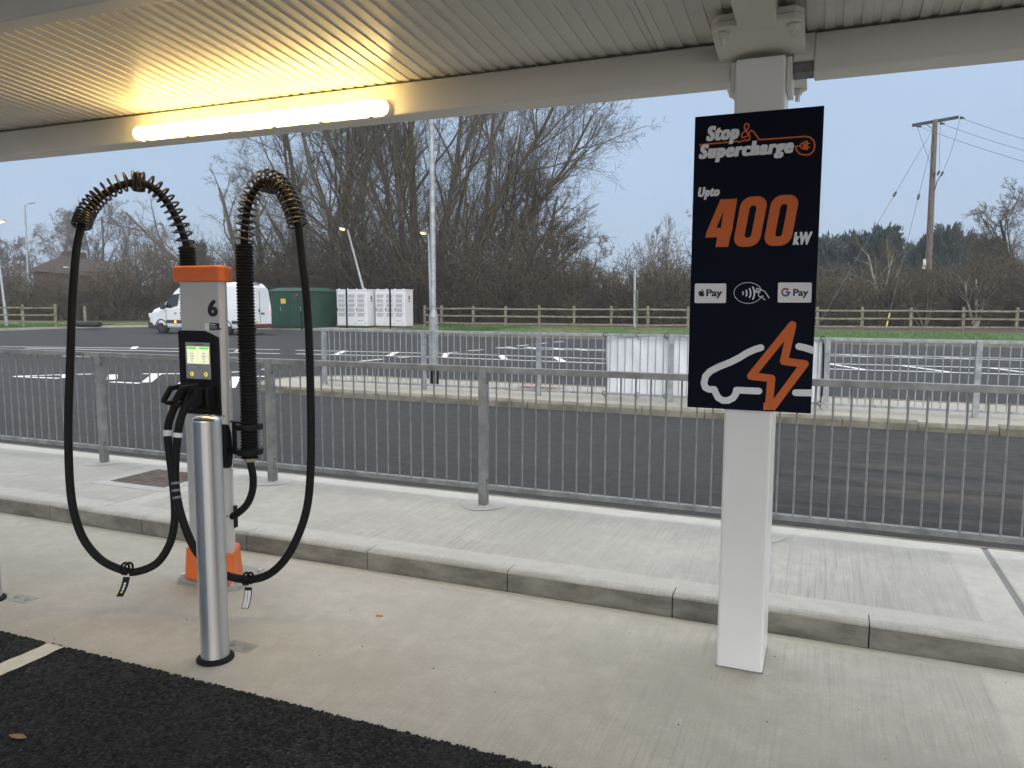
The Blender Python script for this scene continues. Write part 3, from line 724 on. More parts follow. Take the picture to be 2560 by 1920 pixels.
def sign_text(s, f, x0, y0, x1, y1, material, shear=0.25, bold=0.0, ref=None, dy=0.0, space=1.0):
    a = f(x0, y0); b = f(x1, y0); t = f(x0 + (x1 - x0) * 0.12, y1)
    if bold: return bold_text(s, material, sg, a[0], b[0], a[2], t[2], SY + dy, shear, ref, bold, space=space)
    return place_text('lettering', s, material, sg, a[0], b[0], a[2], t[2], SY + dy, shear, 0.004, ref)


def flat_poly(name, pts, holes, material, f, dy=0.0, parent=None):
    P = [f(*p) for p in pts]; H = [[f(*p) for p in h] for h in holes]
    from mathutils.geometry import tessellate_polygon
    loops = [[Vector((p[0], p[2], 0)) for p in P]] + [[Vector((p[0], p[2], 0)) for p in h] for h in H]
    tri = tessellate_polygon(loops); V = [(p[0], SY + dy, p[2]) for l in [P] + H for p in l]
    return MB().add(V, [tuple(t) for t in tri]).build(name, material, parent or sg)


def stroke(name, pts, wid, material, f, smooth=False, closed=False, caps=(True, True), dy=0.0, n=8):
    """A printed line: a flattened tube with round joints, wid in zoomed photo pixels."""
    P = np.array([f(*p) for p in pts]); a = f(0, 0); b = f(wid, 0); r = abs(b[0] - a[0]) / 2
    if closed: P = np.vstack([P, P[:1]])
    if smooth: P = spline(P, n)
    mb = MB()
    for i in range(len(P) - 1):
        d = P[i + 1] - P[i]; L = np.hypot(d[0], d[2]); nx, nz_ = -d[2] / L * r, d[0] / L * r
        e_ = 0.00005 * (i % 3)
        mb.add([(P[i][0] + nx, SY + dy - e_, P[i][2] + nz_), (P[i][0] - nx, SY + dy - e_, P[i][2] - nz_), (P[i + 1][0] - nx, SY + dy - e_, P[i + 1][2] - nz_), (P[i + 1][0] + nx, SY + dy - e_, P[i + 1][2] + nz_)], [(0, 1, 2, 3)])
    for i in range(len(P)):
        if (i == 0 and not caps[0]) or (i == len(P) - 1 and not caps[1]): continue
        e_ = 0.00017 + 0.00003 * (i % 2)
        mb.add([(P[i][0] + r * math.cos(t), SY + dy - e_, P[i][2] + r * math.sin(t)) for t in np.linspace(0, 2 * math.pi, 20, endpoint=False)], [tuple(range(20))])
    return link(name, mb.mesh(name, sg), material, sg)


sign_text('Stop', s3, 335, 490, 600, 368, 's_white', 0.22, 0.07, 'S', -0.0009, 1.2)
sign_text('Supercharge', s3, 276, 632, 1032, 510, 's_white', 0.22, 0.07, 'S', -0.0009, 1.2)
sign_text('Upto', s3, 270, 934, 443, 856, 's_white', 0.22, 0.07, 'U', 0, 1.2)
sign_text('kW', s3, 1026, 1316, 1182, 1213, 's_white', 0.22, 0.045, 'W', 0, 1.12)
flat_poly('lettering', [(450, 952), (585, 945), (548, 1170), (551, 1172), (528, 1252), (512, 1331), (409, 1332), (425, 1254), (329, 1257), (336, 1222)], [[(476, 1042), (454, 1178), (418, 1179)]], 's_orange', s3)
def zero(cx, cy, w_, h_, r, sh, slope):
    P = []
    for qx, qy, t0 in ((1, -1, -90), (1, 1, 0), (-1, 1, 90), (-1, -1, 180)):
        for t in np.linspace(t0, t0 + 90, 8):
            x = qx * (w_ / 2 - r) + r * math.cos(R(t)); y = qy * (h_ / 2 - r) + r * math.sin(R(t))
            P.append((cx + x - sh * y, cy + y + slope * x))
    return P
flat_poly('lettering', zero(689, 1129, 212, 402, 82, 0.19, -0.03), [zero(690, 1129, 54, 256, 24, 0.19, -0.03)], 's_orange', s3)
flat_poly('lettering', zero(936, 1119, 220, 406, 84, 0.19, -0.03), [zero(936, 1119, 56, 260, 25, 0.19, -0.03)], 's_orange', s3)
# orange line of the logo: ampersand, roof and plug
stroke('logo_line', [(287, 516), (500, 497), (585, 488), (600, 497), (615, 486), (680, 478), (686, 450), (655, 408), (640, 375), (650, 350), (668, 348), (678, 362), (672, 388), (632, 418), (618, 438), (622, 455), (640, 460), (665, 445), (682, 415), (695, 403), (712, 408), (760, 476), (900, 466), (1125, 450), (1165, 456), (1195, 485), (1203, 525), (1192, 565), (1165, 592), (1128, 598), (1085, 590), (1058, 562), (1048, 530), (1085, 526)], 11, 's_orange', s3)
stroke('logo_line', [(1085, 526), (1095, 508), (1130, 490), (1142, 490), (1142, 555), (1130, 552), (1098, 545), (1085, 526)], 10, 's_orange', s3)
flat_poly('logo_plug', [(1108, 510), (1138, 500), (1138, 550), (1108, 542)], [], 's_orange', s3, -0.0003)
for yy in (506, 538):
    stroke('logo_line', [(1145, yy), (1166, yy - 2)], 9, 's_orange', s3, caps=(False, False))
# payment marks
for x0, x1, y0, y1, xb0, xb1 in ((320, 646, 202, 405, 316, 643), (1183, 1533, 192, 400, 1178, 1528)):
    P = []
    for cx, cy, t0 in ((x1 - 14, y0 + 14, -90), (xb1 - 14, y1 - 14, 0), (xb0 + 14, y1 - 14, 90), (x0 + 14, y0 + 14, 180)):
        P += [(cx + 14 * math.cos(R(t)), cy + 14 * math.sin(R(t))) for t in np.linspace(t0, t0 + 90, 5)]
    flat_poly('payment_card', P, [], 's_white', s4, -0.0002)
sign_text('Pay', s4, 437, 334, 604, 262, 's_ink', 0.0, 0.012, 'P', -0.0008)
sign_text('Pay', s4, 1338, 331, 1496, 258, 's_ink', 0.0, 0.004, 'P', -0.0008)
ap_ = [(389, 284), (400, 279), (410, 281), (418, 288), (411, 297), (411, 309), (421, 318), (414, 330), (405, 337), (396, 335), (388, 333), (379, 336), (371, 334), (362, 321), (357, 305), (359, 291), (367, 282), (378, 281)]
flat_poly('fruit_mark', ap_, [], 's_ink', s4, -0.0008)
flat_poly('fruit_mark', [(389, 277), (391, 266), (401, 258), (406, 257), (404, 267), (396, 276)], [], 's_ink', s4, -0.0008)
def arc(cx, cy, rx, ry, a0, a1, k=10): return [(cx + rx * math.cos(R(t)), cy - ry * math.sin(R(t))) for t in np.linspace(a0, a1, k)]
for a0, a1, mm in ((40, 150, 'g_red'), (150, 212, 'g_yellow'), (212, 318, 'g_green'), (318, 362, 'g_blue')):
    stroke('letter_mark', arc(1261, 293, 36, 36, a0, a1), 18, mm, s4, caps=(False, False), dy=-0.0008)
stroke('letter_mark', [(1262, 293), (1304, 293)], 17, 'g_blue', s4, caps=(False, False), dy=-0.0012)
stroke('contactless_mark', arc(872, 300, 146, 108, 22, 335, 48), 5, 's_white', s4)
for rr in (28, 62, 97, 131):
    stroke('contactless_mark', arc(790 + rr * 0.12, 302, rr, rr, -28, 28, 8), 15, 's_white', s4)
stroke('contactless_mark', [(948, 288), (962, 252), (1008, 262), (1002, 276)], 8, 's_white', s4)
stroke('contactless_mark', [(968, 276), (948, 290), (985, 298), (996, 290), (968, 276), (1000, 268), (1040, 280), (1060, 305), (1090, 352)], 8, 's_white', s4)
stroke('contactless_mark', [(985, 300), (978, 318), (985, 335), (1000, 345), (1022, 352), (1048, 372)], 8, 's_white', s4)
stroke('contactless_mark', [(1000, 345), (1012, 332), (1030, 334)], 7, 's_white', s4)
# car outline and bolt
stroke('car_outline', [(1003, 868), (945, 885), (865, 920), (780, 972), (690, 1018), (570, 1065), (478, 1113), (430, 1165), (415, 1235), (428, 1280), (465, 1300), (520, 1300), (532, 1330), (560, 1385), (610, 1415), (665, 1415), (715, 1390), (745, 1345), (752, 1308), (800, 1310), (982, 1318)], 68, 's_white', s4, n=5, smooth=False)
stroke('car_outline', [(1400, 855), (1460, 868), (1520, 887), (1553, 900)], 68, 's_white', s4, caps=(True, False))
stroke('car_outline', [(1366, 1335), (1538, 1337)], 68, 's_white', s4, caps=(True, False))
bolt_in = [(1332, 630), (1240, 1010), (1460, 1033), (1112, 1495)]
stroke('bolt_mark', [(1086, 1500), (1113, 1186), (902, 1162), (1330, 632), (1244, 1008), (1458, 1036), (1112, 1500)], 76, 's_orange', s4, caps=(False, False), dy=-0.0009)
flat_poly('bolt_mark', [(1032, 1440), (1029, 1511), (1118, 1514), (1165, 1445), (1112, 1400), (1100, 1420)], [], 's_orange', s4, -0.0012)

# ------------------------------------------------------------------ charger
CX, CY = -3.275, 3.42
ch = thing('charging_post', 'grey charging post number 6 with orange cap and two cable arms', 'charging post', (CX, CY, 0.0))
def rrect(x0, x1, y0, y1, rf, rb, n=7):
    P = []
    for cx, cy, r, t0 in ((x1 - rf, y0 + rf, rf, -90), (x1 - rb, y1 - rb, rb, 0), (x0 + rb, y1 - rb, rb, 90), (x0 + rf, y0 + rf, rf, 180)):
        P += [(cx + r * math.cos(R(t)), cy + r * math.sin(R(t))) for t in np.linspace(t0, t0 + 90, n)]
    return P
def loft(polys_z, caps=True):
    m_ = MB(); n = len(polys_z[0][0]); V = [(x, y, z) for P, z in polys_z for x, y in P]
    F = [(r * n + i, r * n + (i + 1) % n, (r + 1) * n + (i + 1) % n, (r + 1) * n + i) for r in range(len(polys_z) - 1) for i in range(n)]
    m_.add(V, F, False)
    if caps: m_.add(V[:n], [tuple(range(n))[::-1]]); m_.add(V[-n:], [tuple(range(n))])
    return m_
BX0, BX1, BY0, BY1 = CX - 0.150, CX + 0.160, 3.335, 3.500
def section(e, yb=3.50):
    P = []
    xl, xr, yf = BX0 - e, BX1 + e, BY0 - e; r = 0.026
    bw = 0.075 + e
    for cx, cy, t0, t1 in ((xr - r, yf + r, -90, 28), (CX + bw - 0.04, yb + e - 0.04, 28, 90), (CX - bw + 0.04, yb + e - 0.04, 90, 152), (xl + r, yf + r, 152, 270)):
        rr = r if cy < 3.45 else 0.04
        P += [(cx + rr * math.cos(R(t)), cy + rr * math.sin(R(t))) for t in np.linspace(t0, t1, 7)]
    return P
body = loft([(section(0), 0.12), (section(0), 1.755)]).build('body', 'grey_coat', ch, 0.0)
cap = loft([(section(0.022), 1.752), (section(0.025), 1.832), (section(0.016), 1.841)])
cap.build('cap', 'orange', ch, 0.004)
bs = loft([(section(0.026), 0.022), (section(0.017), 0.195), (section(0.013), 0.203), (section(0.004), 0.203)], True)
bs.build('base_cover', 'orange', ch, 0.003)
g = MB(); x0, x1, y0, y1, c_ = CX - 0.215, CX + 0.225, 3.265, 3.61, 0.05
oct_ = lambda e: [(x0 + c_ - e, y0 - e), (x1 - c_ + e, y0 - e), (x1 + e, y0 + c_ - e), (x1 + e, y1 - c_ + e), (x1 - c_ + e, y1 + e), (x0 + c_ - e, y1 + e), (x0 - e, y1 - c_ + e), (x0 - e, y0 + c_ - e)]
g.prism(oct_(0), 'z', 0.010, 0.0245); g.build('base_plate', 'fixgrey', ch, 0.002)
g = MB(); g.prism(oct_(0.006), 'z', -0.002, 0.0105); g.build('packing_plate', 'fixgrey', ch, 0.002)
for bx in (x0 + 0.035, x1 - 0.04):
    for by in (y0 + 0.05, y1 - 0.06):
        g = MB(); g.cyl((bx, by, 0.0245), (bx, by, 0.028), 0.021, n=16); g.tube([(bx, by, 0.028), (bx, by, 0.044)], 0.016, 6, True, False); g.build('bolt', 'zinc', ch)
# black front fascia with chamfered top corner
FY = BY0
fas = [(BX0 - 0.004, 1.0), (BX1 - 0.022, 1.0), (BX1 - 0.022, 1.442), (BX1 - 0.12, 1.478), (BX0 - 0.004, 1.478)]
g = MB(); g.prism(fas, 'y', FY + 0.02, FY - 0.012); fascia = g.build('fascia', 'blackplastic', ch, 0.006, 3)
PX0, PX1 = -3.372, -3.192
g = MB(); g.box((PX0, FY - 0.0165, 1.205), (PX1, FY - 0.012, 1.412)); pan = g.build('screen_panel', 'bezel_grey', ch, 0.002)
g = MB(); g.box((PX0 + 0.012, FY - 0.018, 1.292), (PX1 - 0.006, FY - 0.0167, 1.389)); dsp = g.build('display', 'display', ch)
dy_ = FY - 0.0185
def dquad(x0, x1, z0, z1, material, name='display_mark', e=0.0):
    MB().quad((x0, dy_ - e, z0), (x1, dy_ - e, z0), (x1, dy_ - e, z1), (x0, dy_ - e, z1)).build(name, material, dsp)
dx0, dx1 = PX0 + 0.012, PX1 - 0.006; mid = (dx0 + dx1) / 2
dquad(dx0 + 0.004, mid - 0.012, 1.373, 1.386, 'display_green'); dquad(mid + 0.012, dx1 - 0.004, 1.373, 1.386, 'display_green')
dquad(mid - 0.0012, mid + 0.0012, 1.297, 1.364, 'display_grey')
for s_ in (-1, 1):
    c_ = mid + s_ * 0.043
    for zz, ww, mm in ((1.349, 0.012, 'display_blue'), (1.334, 0.016, 'display_blue'), (1.320, 0.013, 'display_grey'), (1.304, 0.009, 'display_grey')):
        dquad(c_ - ww, c_ + ww, zz - 0.0035, zz + 0.0035, mm)
    for zz in (1.352, 1.337, 1.322):
        dquad(mid + s_ * 0.074 - 0.003, mid + s_ * 0.074 + 0.003, zz - 0.004, zz + 0.004, 'display_grey')
place_text('maker_lettering', 'KEMPOWER', 's_ink', pan, mid - 0.020, mid + 0.042, 1.3955, 1.4035, FY - 0.0172, 0, 0.02)
g = MB(); g.quad((mid - 0.034, FY - 0.0172, 1.395), (mid - 0.026, FY - 0.0172, 1.395), (mid - 0.026, FY - 0.0172, 1.405), (mid - 0.034, FY - 0.0172, 1.405)); g.build('maker_mark', 'g_red', pan)
for bx in (PX0 + 0.044, PX1 - 0.034):
    g = MB(); g.cyl((bx, FY - 0.0164, 1.233), (bx, FY - 0.0195, 1.233), 0.0125, n=20); bt = g.build('button', 'button', ch)
    g = MB(); g.cyl((bx, FY - 0.0195, 1.233), (bx, FY - 0.0202, 1.233), 0.0042, n=12); g.build('button_mark', 's_ink', bt)
g = MB(); g.cyl((mid, FY - 0.0164, 1.272), (mid, FY - 0.0172, 1.272), 0.009, n=16); g.build('reader_mark', mat('blue_grey_mark', (0.22, 0.24, 0.36), 0.5, var=0), ch)
# number and sticker
bold_text('6', 's_ink', body, -3.212, -3.138, 1.558, 1.652, FY - 0.0008, 0, None, 0.035)
g = MB(); g.quad((-3.238, FY - 0.0006, 1.482), (-3.205, FY - 0.0006, 1.482), (-3.205, FY - 0.0006, 1.522), (-3.238, FY - 0.0006, 1.522)); stk = g.build('sticker', 's_white', body)
g = MB(); g.quad((-3.205, FY - 0.0006, 1.482), (-3.132, FY - 0.0006, 1.482), (-3.132, FY - 0.0006, 1.522), (-3.205, FY - 0.0006, 1.522)); g.build('sticker_panel', 's_ink', stk)
for zz, ww, mm in ((1.513, 0.040, 's_white'), (1.502, 0.052, 'bezel_grey'), (1.494, 0.046, 'bezel_grey'), (1.4845, 0.028, 'g_red')):
    xa = -3.200 if mm != 'g_red' else -3.162
    g = MB(); g.quad((xa, FY - 0.0010, zz - 0.0022), (xa + ww, FY - 0.0010, zz - 0.0022), (xa + ww, FY - 0.0010, zz + 0.0022), (xa, FY - 0.0010, zz + 0.0022)); g.build('sticker_line', mm, stk)
# screws on the side, dark side cover, cable entry
for zz in (1.49, 1.0, 0.42):
    g = MB(); g.cyl((BX1 - 0.012, FY - 0.001, zz), (BX1 - 0.012, FY + 0.006, zz), 0.0045, n=10); g.build('screw', 'darkmetal', ch)
sp_ = [(0.71, 0.0), (0.70, 0.006), (0.70, 0.05), (0.72, 0.062), (0.80, 0.072), (0.90, 0.062), (0.945, 0.04), (0.952, 0.02), (0.952, 0.0)]
g = MB(); V = [];
for xx in (BX1 - 0.06, BX1 + 0.006):
    V += [(xx, FY - 0.008 + d_ * 0.8, z) for z, d_ in sp_]
k = len(sp_); g.add(V, [(i, i + 1, k + i + 1, k + i) for i in range(k - 1)] + [(k - 1, 0, k, 2 * k - 1), tuple(range(k))[::-1], tuple(range(k, 2 * k))]); g.build('side_cover', 'blackplastic', ch, 0.006, 3)
g = MB(); g.box((CX + 0.08, 3.395, 0.33), (CX + 0.138, 3.435, 0.46)); g.build('cable_entry', 'blackplastic', ch, 0.004)
# plug holders and the two connectors
for xx in (-3.335, -3.21):
    g = MB(); g.box((xx - 0.042, FY - 0.075, 1.035), (xx + 0.042, FY - 0.005, 1.165)); g.build('socket', 'blackplastic', ch, 0.012, 3)
def connector(X, dyy, dz):
    hw = 0.015
    def ring(pts, w0, name, parent, bev):
        g = MB(); g.prism([(y + dyy, z + dz) for y, z in pts], 'x', X - w0, X + w0); return g.build(name, 'blackplastic', parent, bev, 3)
    top = [(3.285, 1.182), (3.167, 1.180), (3.150, 1.168), (3.162, 1.152), (3.215, 1.154), (3.285, 1.145)]
    h = ring(top, hw, 'connector', ch, 0.008)
    ring([(3.164, 1.181), (3.108, 1.114), (3.104, 1.098), (3.113, 1.086), (3.126, 1.095), (3.178, 1.158)], hw - 0.001, 'handle', h, 0.009)
    ring([(3.112, 1.090), (3.136, 1.077), (3.235, 1.046), (3.252, 1.062), (3.236, 1.078), (3.150, 1.100)], hw - 0.001, 'lower_bar', h, 0.008)
    ring([(3.238, 1.156), (3.190, 1.078), (3.200, 1.060), (3.250, 1.050), (3.290, 1.065), (3.295, 1.158)], hw + 0.012, 'nose', h, 0.010)
    return h
connector(-3.335, 0.0, 0.0); connector(-3.21, -0.045, 0.008)

# cables, hoses and springs
def pz(x, y): return 100 + x / 2.765, 400 + y / 2.765
def pc(x, y): return 100 + x / 2.37, 1000 + y / 2.37
def path(pts): return np.array([at(*p[:2], p[2]) for p in pts])
CR = 0.0208
# left arm
lh = [(*pz(1030, 1100), 4.66), (*pz(1026, 900), 4.66), (*pz(1024, 740), 4.66), (*pz(1014, 600), 4.65)]
la = [(*pz(1014, 600), 4.65), (*pz(985, 500), 4.63), (*pz(935, 385), 4.60), (*pz(870, 280), 4.57), (*pz(785, 195), 4.53), (*pz(680, 155), 4.49), (*pz(560, 175), 4.45), (*pz(460, 225), 4.41), (*pz(370, 300), 4.37), (*pz(310, 385), 4.33), (*pz(285, 460), 4.30)]
lc = [(*pz(285, 460), 4.30), (*pz(272, 510), 4.29), (*pz(252, 620), 4.27), (*pz(238, 760), 4.25), (*pz(222, 1000), 4.22), (*pz(212, 1300), 4.18), (*pc(170, 40), 4.15), (*pc(168, 250), 4.12), (*pc(178, 500), 4.10), (*pc(205, 680), 4.09), (*pc(262, 830), 4.08), (*pc(360, 945), 4.07), (*pc(480, 1005), 4.07), (*pc(570, 1018), 4.08), (*pc(690, 968), 4.10), (*pc(765, 860), 4.12), (*pc(795, 740), 4.14), (*pc(798, 620), 4.15), (*pc(783, 450), 4.16), (*pc(764, 300), 4.165), (*pc(757, 195), 4.17), (*pc(767, 120), 4.175), (*pc(800, 40), 4.19), (*pc(835, -10), 4.21)]
# right arm
rh = [(*pc(1243, 345), 4.36), (*pc(1240, 120), 4.36), (*pz(1443, 1640), 4.36), (*pz(1428, 1200), 4.37), (*pz(1416, 800), 4.38), (*pz(1412, 590), 4.38)]
ra = [(*pz(1412, 590), 4.38), (*pz(1418, 450), 4.37), (*pz(1438, 320), 4.35), (*pz(1475, 220), 4.33), (*pz(1530, 160), 4.31), (*pz(1590, 145), 4.28), (*pz(1655, 180), 4.25), (*pz(1710, 260), 4.22), (*pz(1755, 360), 4.19), (*pz(1785, 460), 4.17)]
rc = [(*pz(1785, 460), 4.17), (*pz(1795, 540), 4.16), (*pz(1815, 720), 4.14), (*pz(1842, 950), 4.12), (*pz(1858, 1200), 4.10), (*pz(1868, 1500), 4.07), (*pc(1606, 150), 4.04), (*pc(1604, 400), 4.02), (*pc(1585, 620), 4.00), (*pc(1535, 790), 3.99), (*pc(1455, 940), 3.98), (*pc(1360, 1030), 3.98), (*pc(1255, 1062), 3.98), (*pc(1130, 1048), 3.99), (*pc(1020, 995), 4.00), (*pc(930, 900), 4.02), (*pc(870, 780), 4.03), (*pc(825, 640), 4.05), (*pc(803, 500), 4.065), (*pc(803, 350), 4.08), (*pc(818, 195), 4.09), (*pc(835, 110), 4.10), (*pc(862, 40), 4.11), (*pc(895, -15), 4.13)]
# inlet cable of the right arm into the post
ri = [(*pc(1243, 360), 4.36), (*pc(1262, 450), 4.36), (*pc(1258, 540), 4.37), (*pc(1225, 620), 4.38), (*pc(1165, 675), 4.39), (*pc(1135, 690), 4.40)]


def hose(name, P, r, rib=0.0178):
    P = spline(P, 40); s_ = np.concatenate([[0], np.cumsum(np.linalg.norm(np.diff(P, axis=0), axis=1))])
    L = s_[-1]; k = int(L / rib) * 4; q = np.linspace(0, L, k); PP = np.stack([np.interp(q, s_, P[:, i]) for i in range(3)], 1)
    rr = r * (0.94 + 0.075 * np.where((np.arange(k) % 4) < 2, 1, -1))
    return MB().tube(PP, rr, 20).build(name, 'black', ch)


def coil(name, P, r0, r1, dens):
    P = spline(P, 40); s_ = np.concatenate([[0], np.cumsum(np.linalg.norm(np.diff(P, axis=0), axis=1))]); L = s_[-1]
    u = np.linspace(0, 1, 2200); turn = np.interp(u, *dens); q = u * L
    C_ = np.stack([np.interp(q, s_, P[:, i]) for i in range(3)], 1); T = np.gradient(C_, axis=0); T /= np.linalg.norm(T, axis=1)[:, None]
    B = np.cross(T, _F); B /= np.linalg.norm(B, axis=1)[:, None]; Nn = np.cross(B, T)
    ang = 2 * math.pi * turn; rr = r0 + (r1 - r0) * u
    off = np.outer(0.012 * np.sin(math.pi * u), np.array([0, 0, 1.0]))
    H = C_ + off + rr[:, None] * (np.cos(ang)[:, None] * B + np.sin(ang)[:, None] * Nn)
    return MB().tube(H[::2] if turn[-1] < 20 else H, 0.0066, 7).build(name, 'blackspring', ch)


MT['blackspring'] = mat('black_coated_spring', (0.018, 0.016, 0.013), 0.33, var=0.1, scale=30, spec=0.6)
hose('hose', path(lh), 0.050); hose('hose', path(rh), 0.050)
coil('spring', path(la), 0.049, 0.049, ([0, 0.12, 0.75, 0.9, 1.0], [0, 2.2, 16.5, 21.5, 27]))
coil('spring', path(ra), 0.049, 0.049, ([0, 0.08, 0.6, 0.85, 1.0], [0, 1.5, 13.5, 20, 25]))
for nm, a, b in (('cable', la, lc), ('cable', ra, rc)):
    P = spline(np.vstack([path(a)[:-1], path(b)]), 10)
    cb = MB().tube(P, CR, 16).build(nm, 'black', ch)
    i0 = np.argmin(P[:, 2][len(P) // 2:]) + len(P) // 2
    # tapes near the connectors
    e0 = 30
    def sleeve(mat_, k0, k1, grow, nm='cable_tape'):
        seg = P[k0:k1]; MB().tube(seg, CR + grow, 16).build(nm, mat_, cb)
    zt = path([(*pc(757, 195), 4.17)])[0][2]
    tail_ = np.arange(len(P)) > len(P) * 0.72
    k1 = int(np.argmin(np.where(tail_, np.abs(P[:, 2] - zt), 9)))
    d = np.linalg.norm(P[k1 + 1] - P[k1]); nn = max(1, int(round(0.016 / d))); sleeve('tape_white', k1 - nn, k1 + nn + 1, 0.0022)
    if b is rc:
        for yy in (482, 534, 573):
            zt = path([(*pc(803, yy), 4.065)])[0][2]; k1 = int(np.argmin(np.where(tail_, np.abs(P[:, 2] - zt), 9))); sleeve('tape_grey', k1 - 1, k1 + 1, 0.0012)
MB().tube(spline(path(ri), 8), CR, 14).build('inlet_cable', 'black', ch)
# clamp rings, bracket and gland on the right hose
hp = path(rh)
def hose_at(z): return np.array([np.interp(z, hp[:, 2], hp[:, i]) for i in range(2)] + [z])
for zz in (0.935, 0.795):
    c_ = hose_at(zz); g = MB(); g.lathe([(0.052, -0.016), (0.074, -0.016), (0.076, 0.0), (0.074, 0.016), (0.052, 0.016)], c_, 24); g.build('clamp_ring', 'blackplastic', ch)
for zz in (0.955, 0.775):
    c_ = hose_at(zz); g = MB(); g.box((-3.165, c_[1] - 0.016, zz - 0.004), (c_[0] - 0.045, c_[1] + 0.016, zz + 0.004)); g.build('bracket_arm', 'blackplastic', ch, 0.002)
g = MB(); c_ = hose_at(0.86); g.box((-3.128, c_[1] - 0.0155, 0.7792), (-3.120, c_[1] + 0.0155, 0.9508)); g.build('bracket_back', 'blackplastic', ch, 0.002)
c_ = hose_at(0.765); g = MB(); g.tube([c_ + np.array([0, 0, 0.03]), c_ - np.array([0, 0, 0.004])], 0.036, 8, True, False); g.tube([c_ - np.array([0, 0, 0.004]), c_ - np.array([0, 0, 0.03])], 0.031, 8, True, False); g.build('gland', 'brass', ch, 0.002)
# arm top clamps
p = at(*pz(680, 130), 4.49); g = MB()
g.box(p + np.array([-0.024, -0.03, -0.075]), p + np.array([0.024, 0.03, 0.035])); g.build('arm_clamp', 'blackspring', ch, 0.008)
for dx in (-0.012, 0.012):
    g = MB(); g.cyl(p + np.array([dx, -dx, 0.034]), p + np.array([dx, -dx, 0.039]), 0.008, n=10); g.build('clamp_screw', 'darkmetal', ch)
p = at(*pz(1590, 175), 4.29); g = MB(); g.box(p + np.array([-0.03, -0.026, -0.045]), p + np.array([0.03, 0.026, 0.028]), rot=Matrix.Rotation(R(20), 3, 'Y')); g.build('arm_clamp', 'blackspring', ch, 0.008)
# cable tags
def cable_tag(px_top, px_bot, D, wpx, label, face):
    t = at(*px_top, D); b = at(*px_bot, D - 0.02); tg = thing('cable_tag', label, 'tag', b)
    loop = [t + 0.030 * (math.cos(a) * _U + math.sin(a) * (_F * 0.9 + _R * 0.3)) + np.array([0, 0, 0.02]) for a in np.linspace(0, 2 * math.pi, 20)]
    for k_ in (-0.010, 0.010):
        MB().tube([q + _R * k_ for q in loop], 0.006, 6).build('loop', 'black', tg)
    a = t - np.array([0, 0, 0.012]); hw = wpx / 2 * D / FPX; dwn = (b - a)
    pts = [a + dwn * s_ + _R * (0.010 * math.sin(s_ * 2.6)) for s_ in np.linspace(0.12, 1, 8)]
    V = [];
    for q in pts: V += [q - _R * hw - _F * 0.001, q + _R * hw - _F * 0.001, q + _R * hw + _F * 0.002, q - _R * hw + _F * 0.002]
    F = [];
    for i in range(7):
        o_ = 4 * i
        F += [(o_ + j, o_ + (j + 1) % 4, o_ + 4 + (j + 1) % 4, o_ + 4 + j) for j in range(4)]
    F += [(3, 2, 1, 0), (28, 29, 30, 31)]
    MB().add(V, F).build('strap', 'black', tg)
    fpts = pts[1:] if face == 'white' else pts[2:]
    V = []; q_ = 0.80 if face == 'white' else 0.3
    for q in fpts: V += [q - _R * hw * q_ - _F * 0.0022, q + _R * hw * q_ - _F * 0.0022]
    V = np.array(V); V[-2:] -= dwn * 0.03
    if face == 'white':
        for s_ in (-1, 1):
            W = V.copy(); lo, hi = (0, 0.46) if s_ < 0 else (0.54, 1)
            A = V[0::2]; B = V[1::2]; W = np.empty_like(V); W[0::2] = A + (B - A) * lo; W[1::2] = A + (B - A) * hi
            MB().add(W, [(2 * i, 2 * i + 1, 2 * i + 3, 2 * i + 2) for i in range(len(W) // 2 - 1)]).build('reflective_strip', 'tape_white', tg)
    else:
        A = V[0::2]; B = V[1::2]
        for i in range(len(A) - 2):
            W = [A[i], B[i], B[i] + (B[i + 1] - B[i]) * 0.7, A[i] + (A[i + 1] - A[i]) * 0.7]
            MB().add(W, [(0, 1, 2, 3)]).build('printed_mark', 'tape_white' if i < 3 else 'yellow', tg)
    g = MB(); g.ball(a + _R * 0.012 - _F * 0.012, 0.006); g.build('rivet', 'zinc', tg)
cable_tag(pc(515, 1020), pc(465, 1165), 4.05, 17, 'black strap tag with white print hanging from the cable loop beside the bollard', 'print')
cable_tag(pc(1232, 1080), pc(1207, 1235), 3.95, 18, 'white reflective strap tag hanging from the cable loop', 'white')

# ------------------------------------------------------------------ bollards
def bollard(loc, label, plate):
    b = thing('bollard', label, 'bollard', (loc[0], loc[1], 0), 'bollards guarding the charger')
    prof = [(0.0625, 0.018)] + [(0.0625, 1.112)]
    g = MB(); g.lathe(prof, (loc[0], loc[1], 0), 64); g.build('tube', 'steel', b)
    g = MB(); g.lathe([(0.0625, 1.1122), (0.0615, 1.118), (0.053, 1.127), (0.035, 1.134), (0.012, 1.137)], (loc[0], loc[1], 0), 64); g.build('domed_cap', 'steel_top', b)
    g = MB(); g.lathe([(0.083, 0.0005), (0.083, 0.010), (0.073, 0.017), (0.063, 0.02)], (loc[0], loc[1], 0), 48); g.build('base_ring', 'black', b)
    px, py = loc[0] + (0.02 if plate else 0.155), loc[1] + (0.14 if plate else 0.08)
    g = MB(); g.box((px - 0.085, py - 0.045, -0.01), (px + 0.075, py + 0.045, 0.003)); pl = g.build('cover_plate', 'fixgrey', b, 0.002)
    for dx in (-0.045, 0.04):
        g = MB(); g.cyl((px + dx, py - 0.002, 0.003), (px + dx, py - 0.002, 0.0055), 0.014, n=14); g.build('bolt_head', 'galv_dull', pl)
    return b
bollard((-2.545, 2.61), 'brushed stainless steel bollard standing in front of the charging post', True)
bollard((-4.21, 2.675), 'stainless bollard at the edge of the picture, only its foot showing', False)
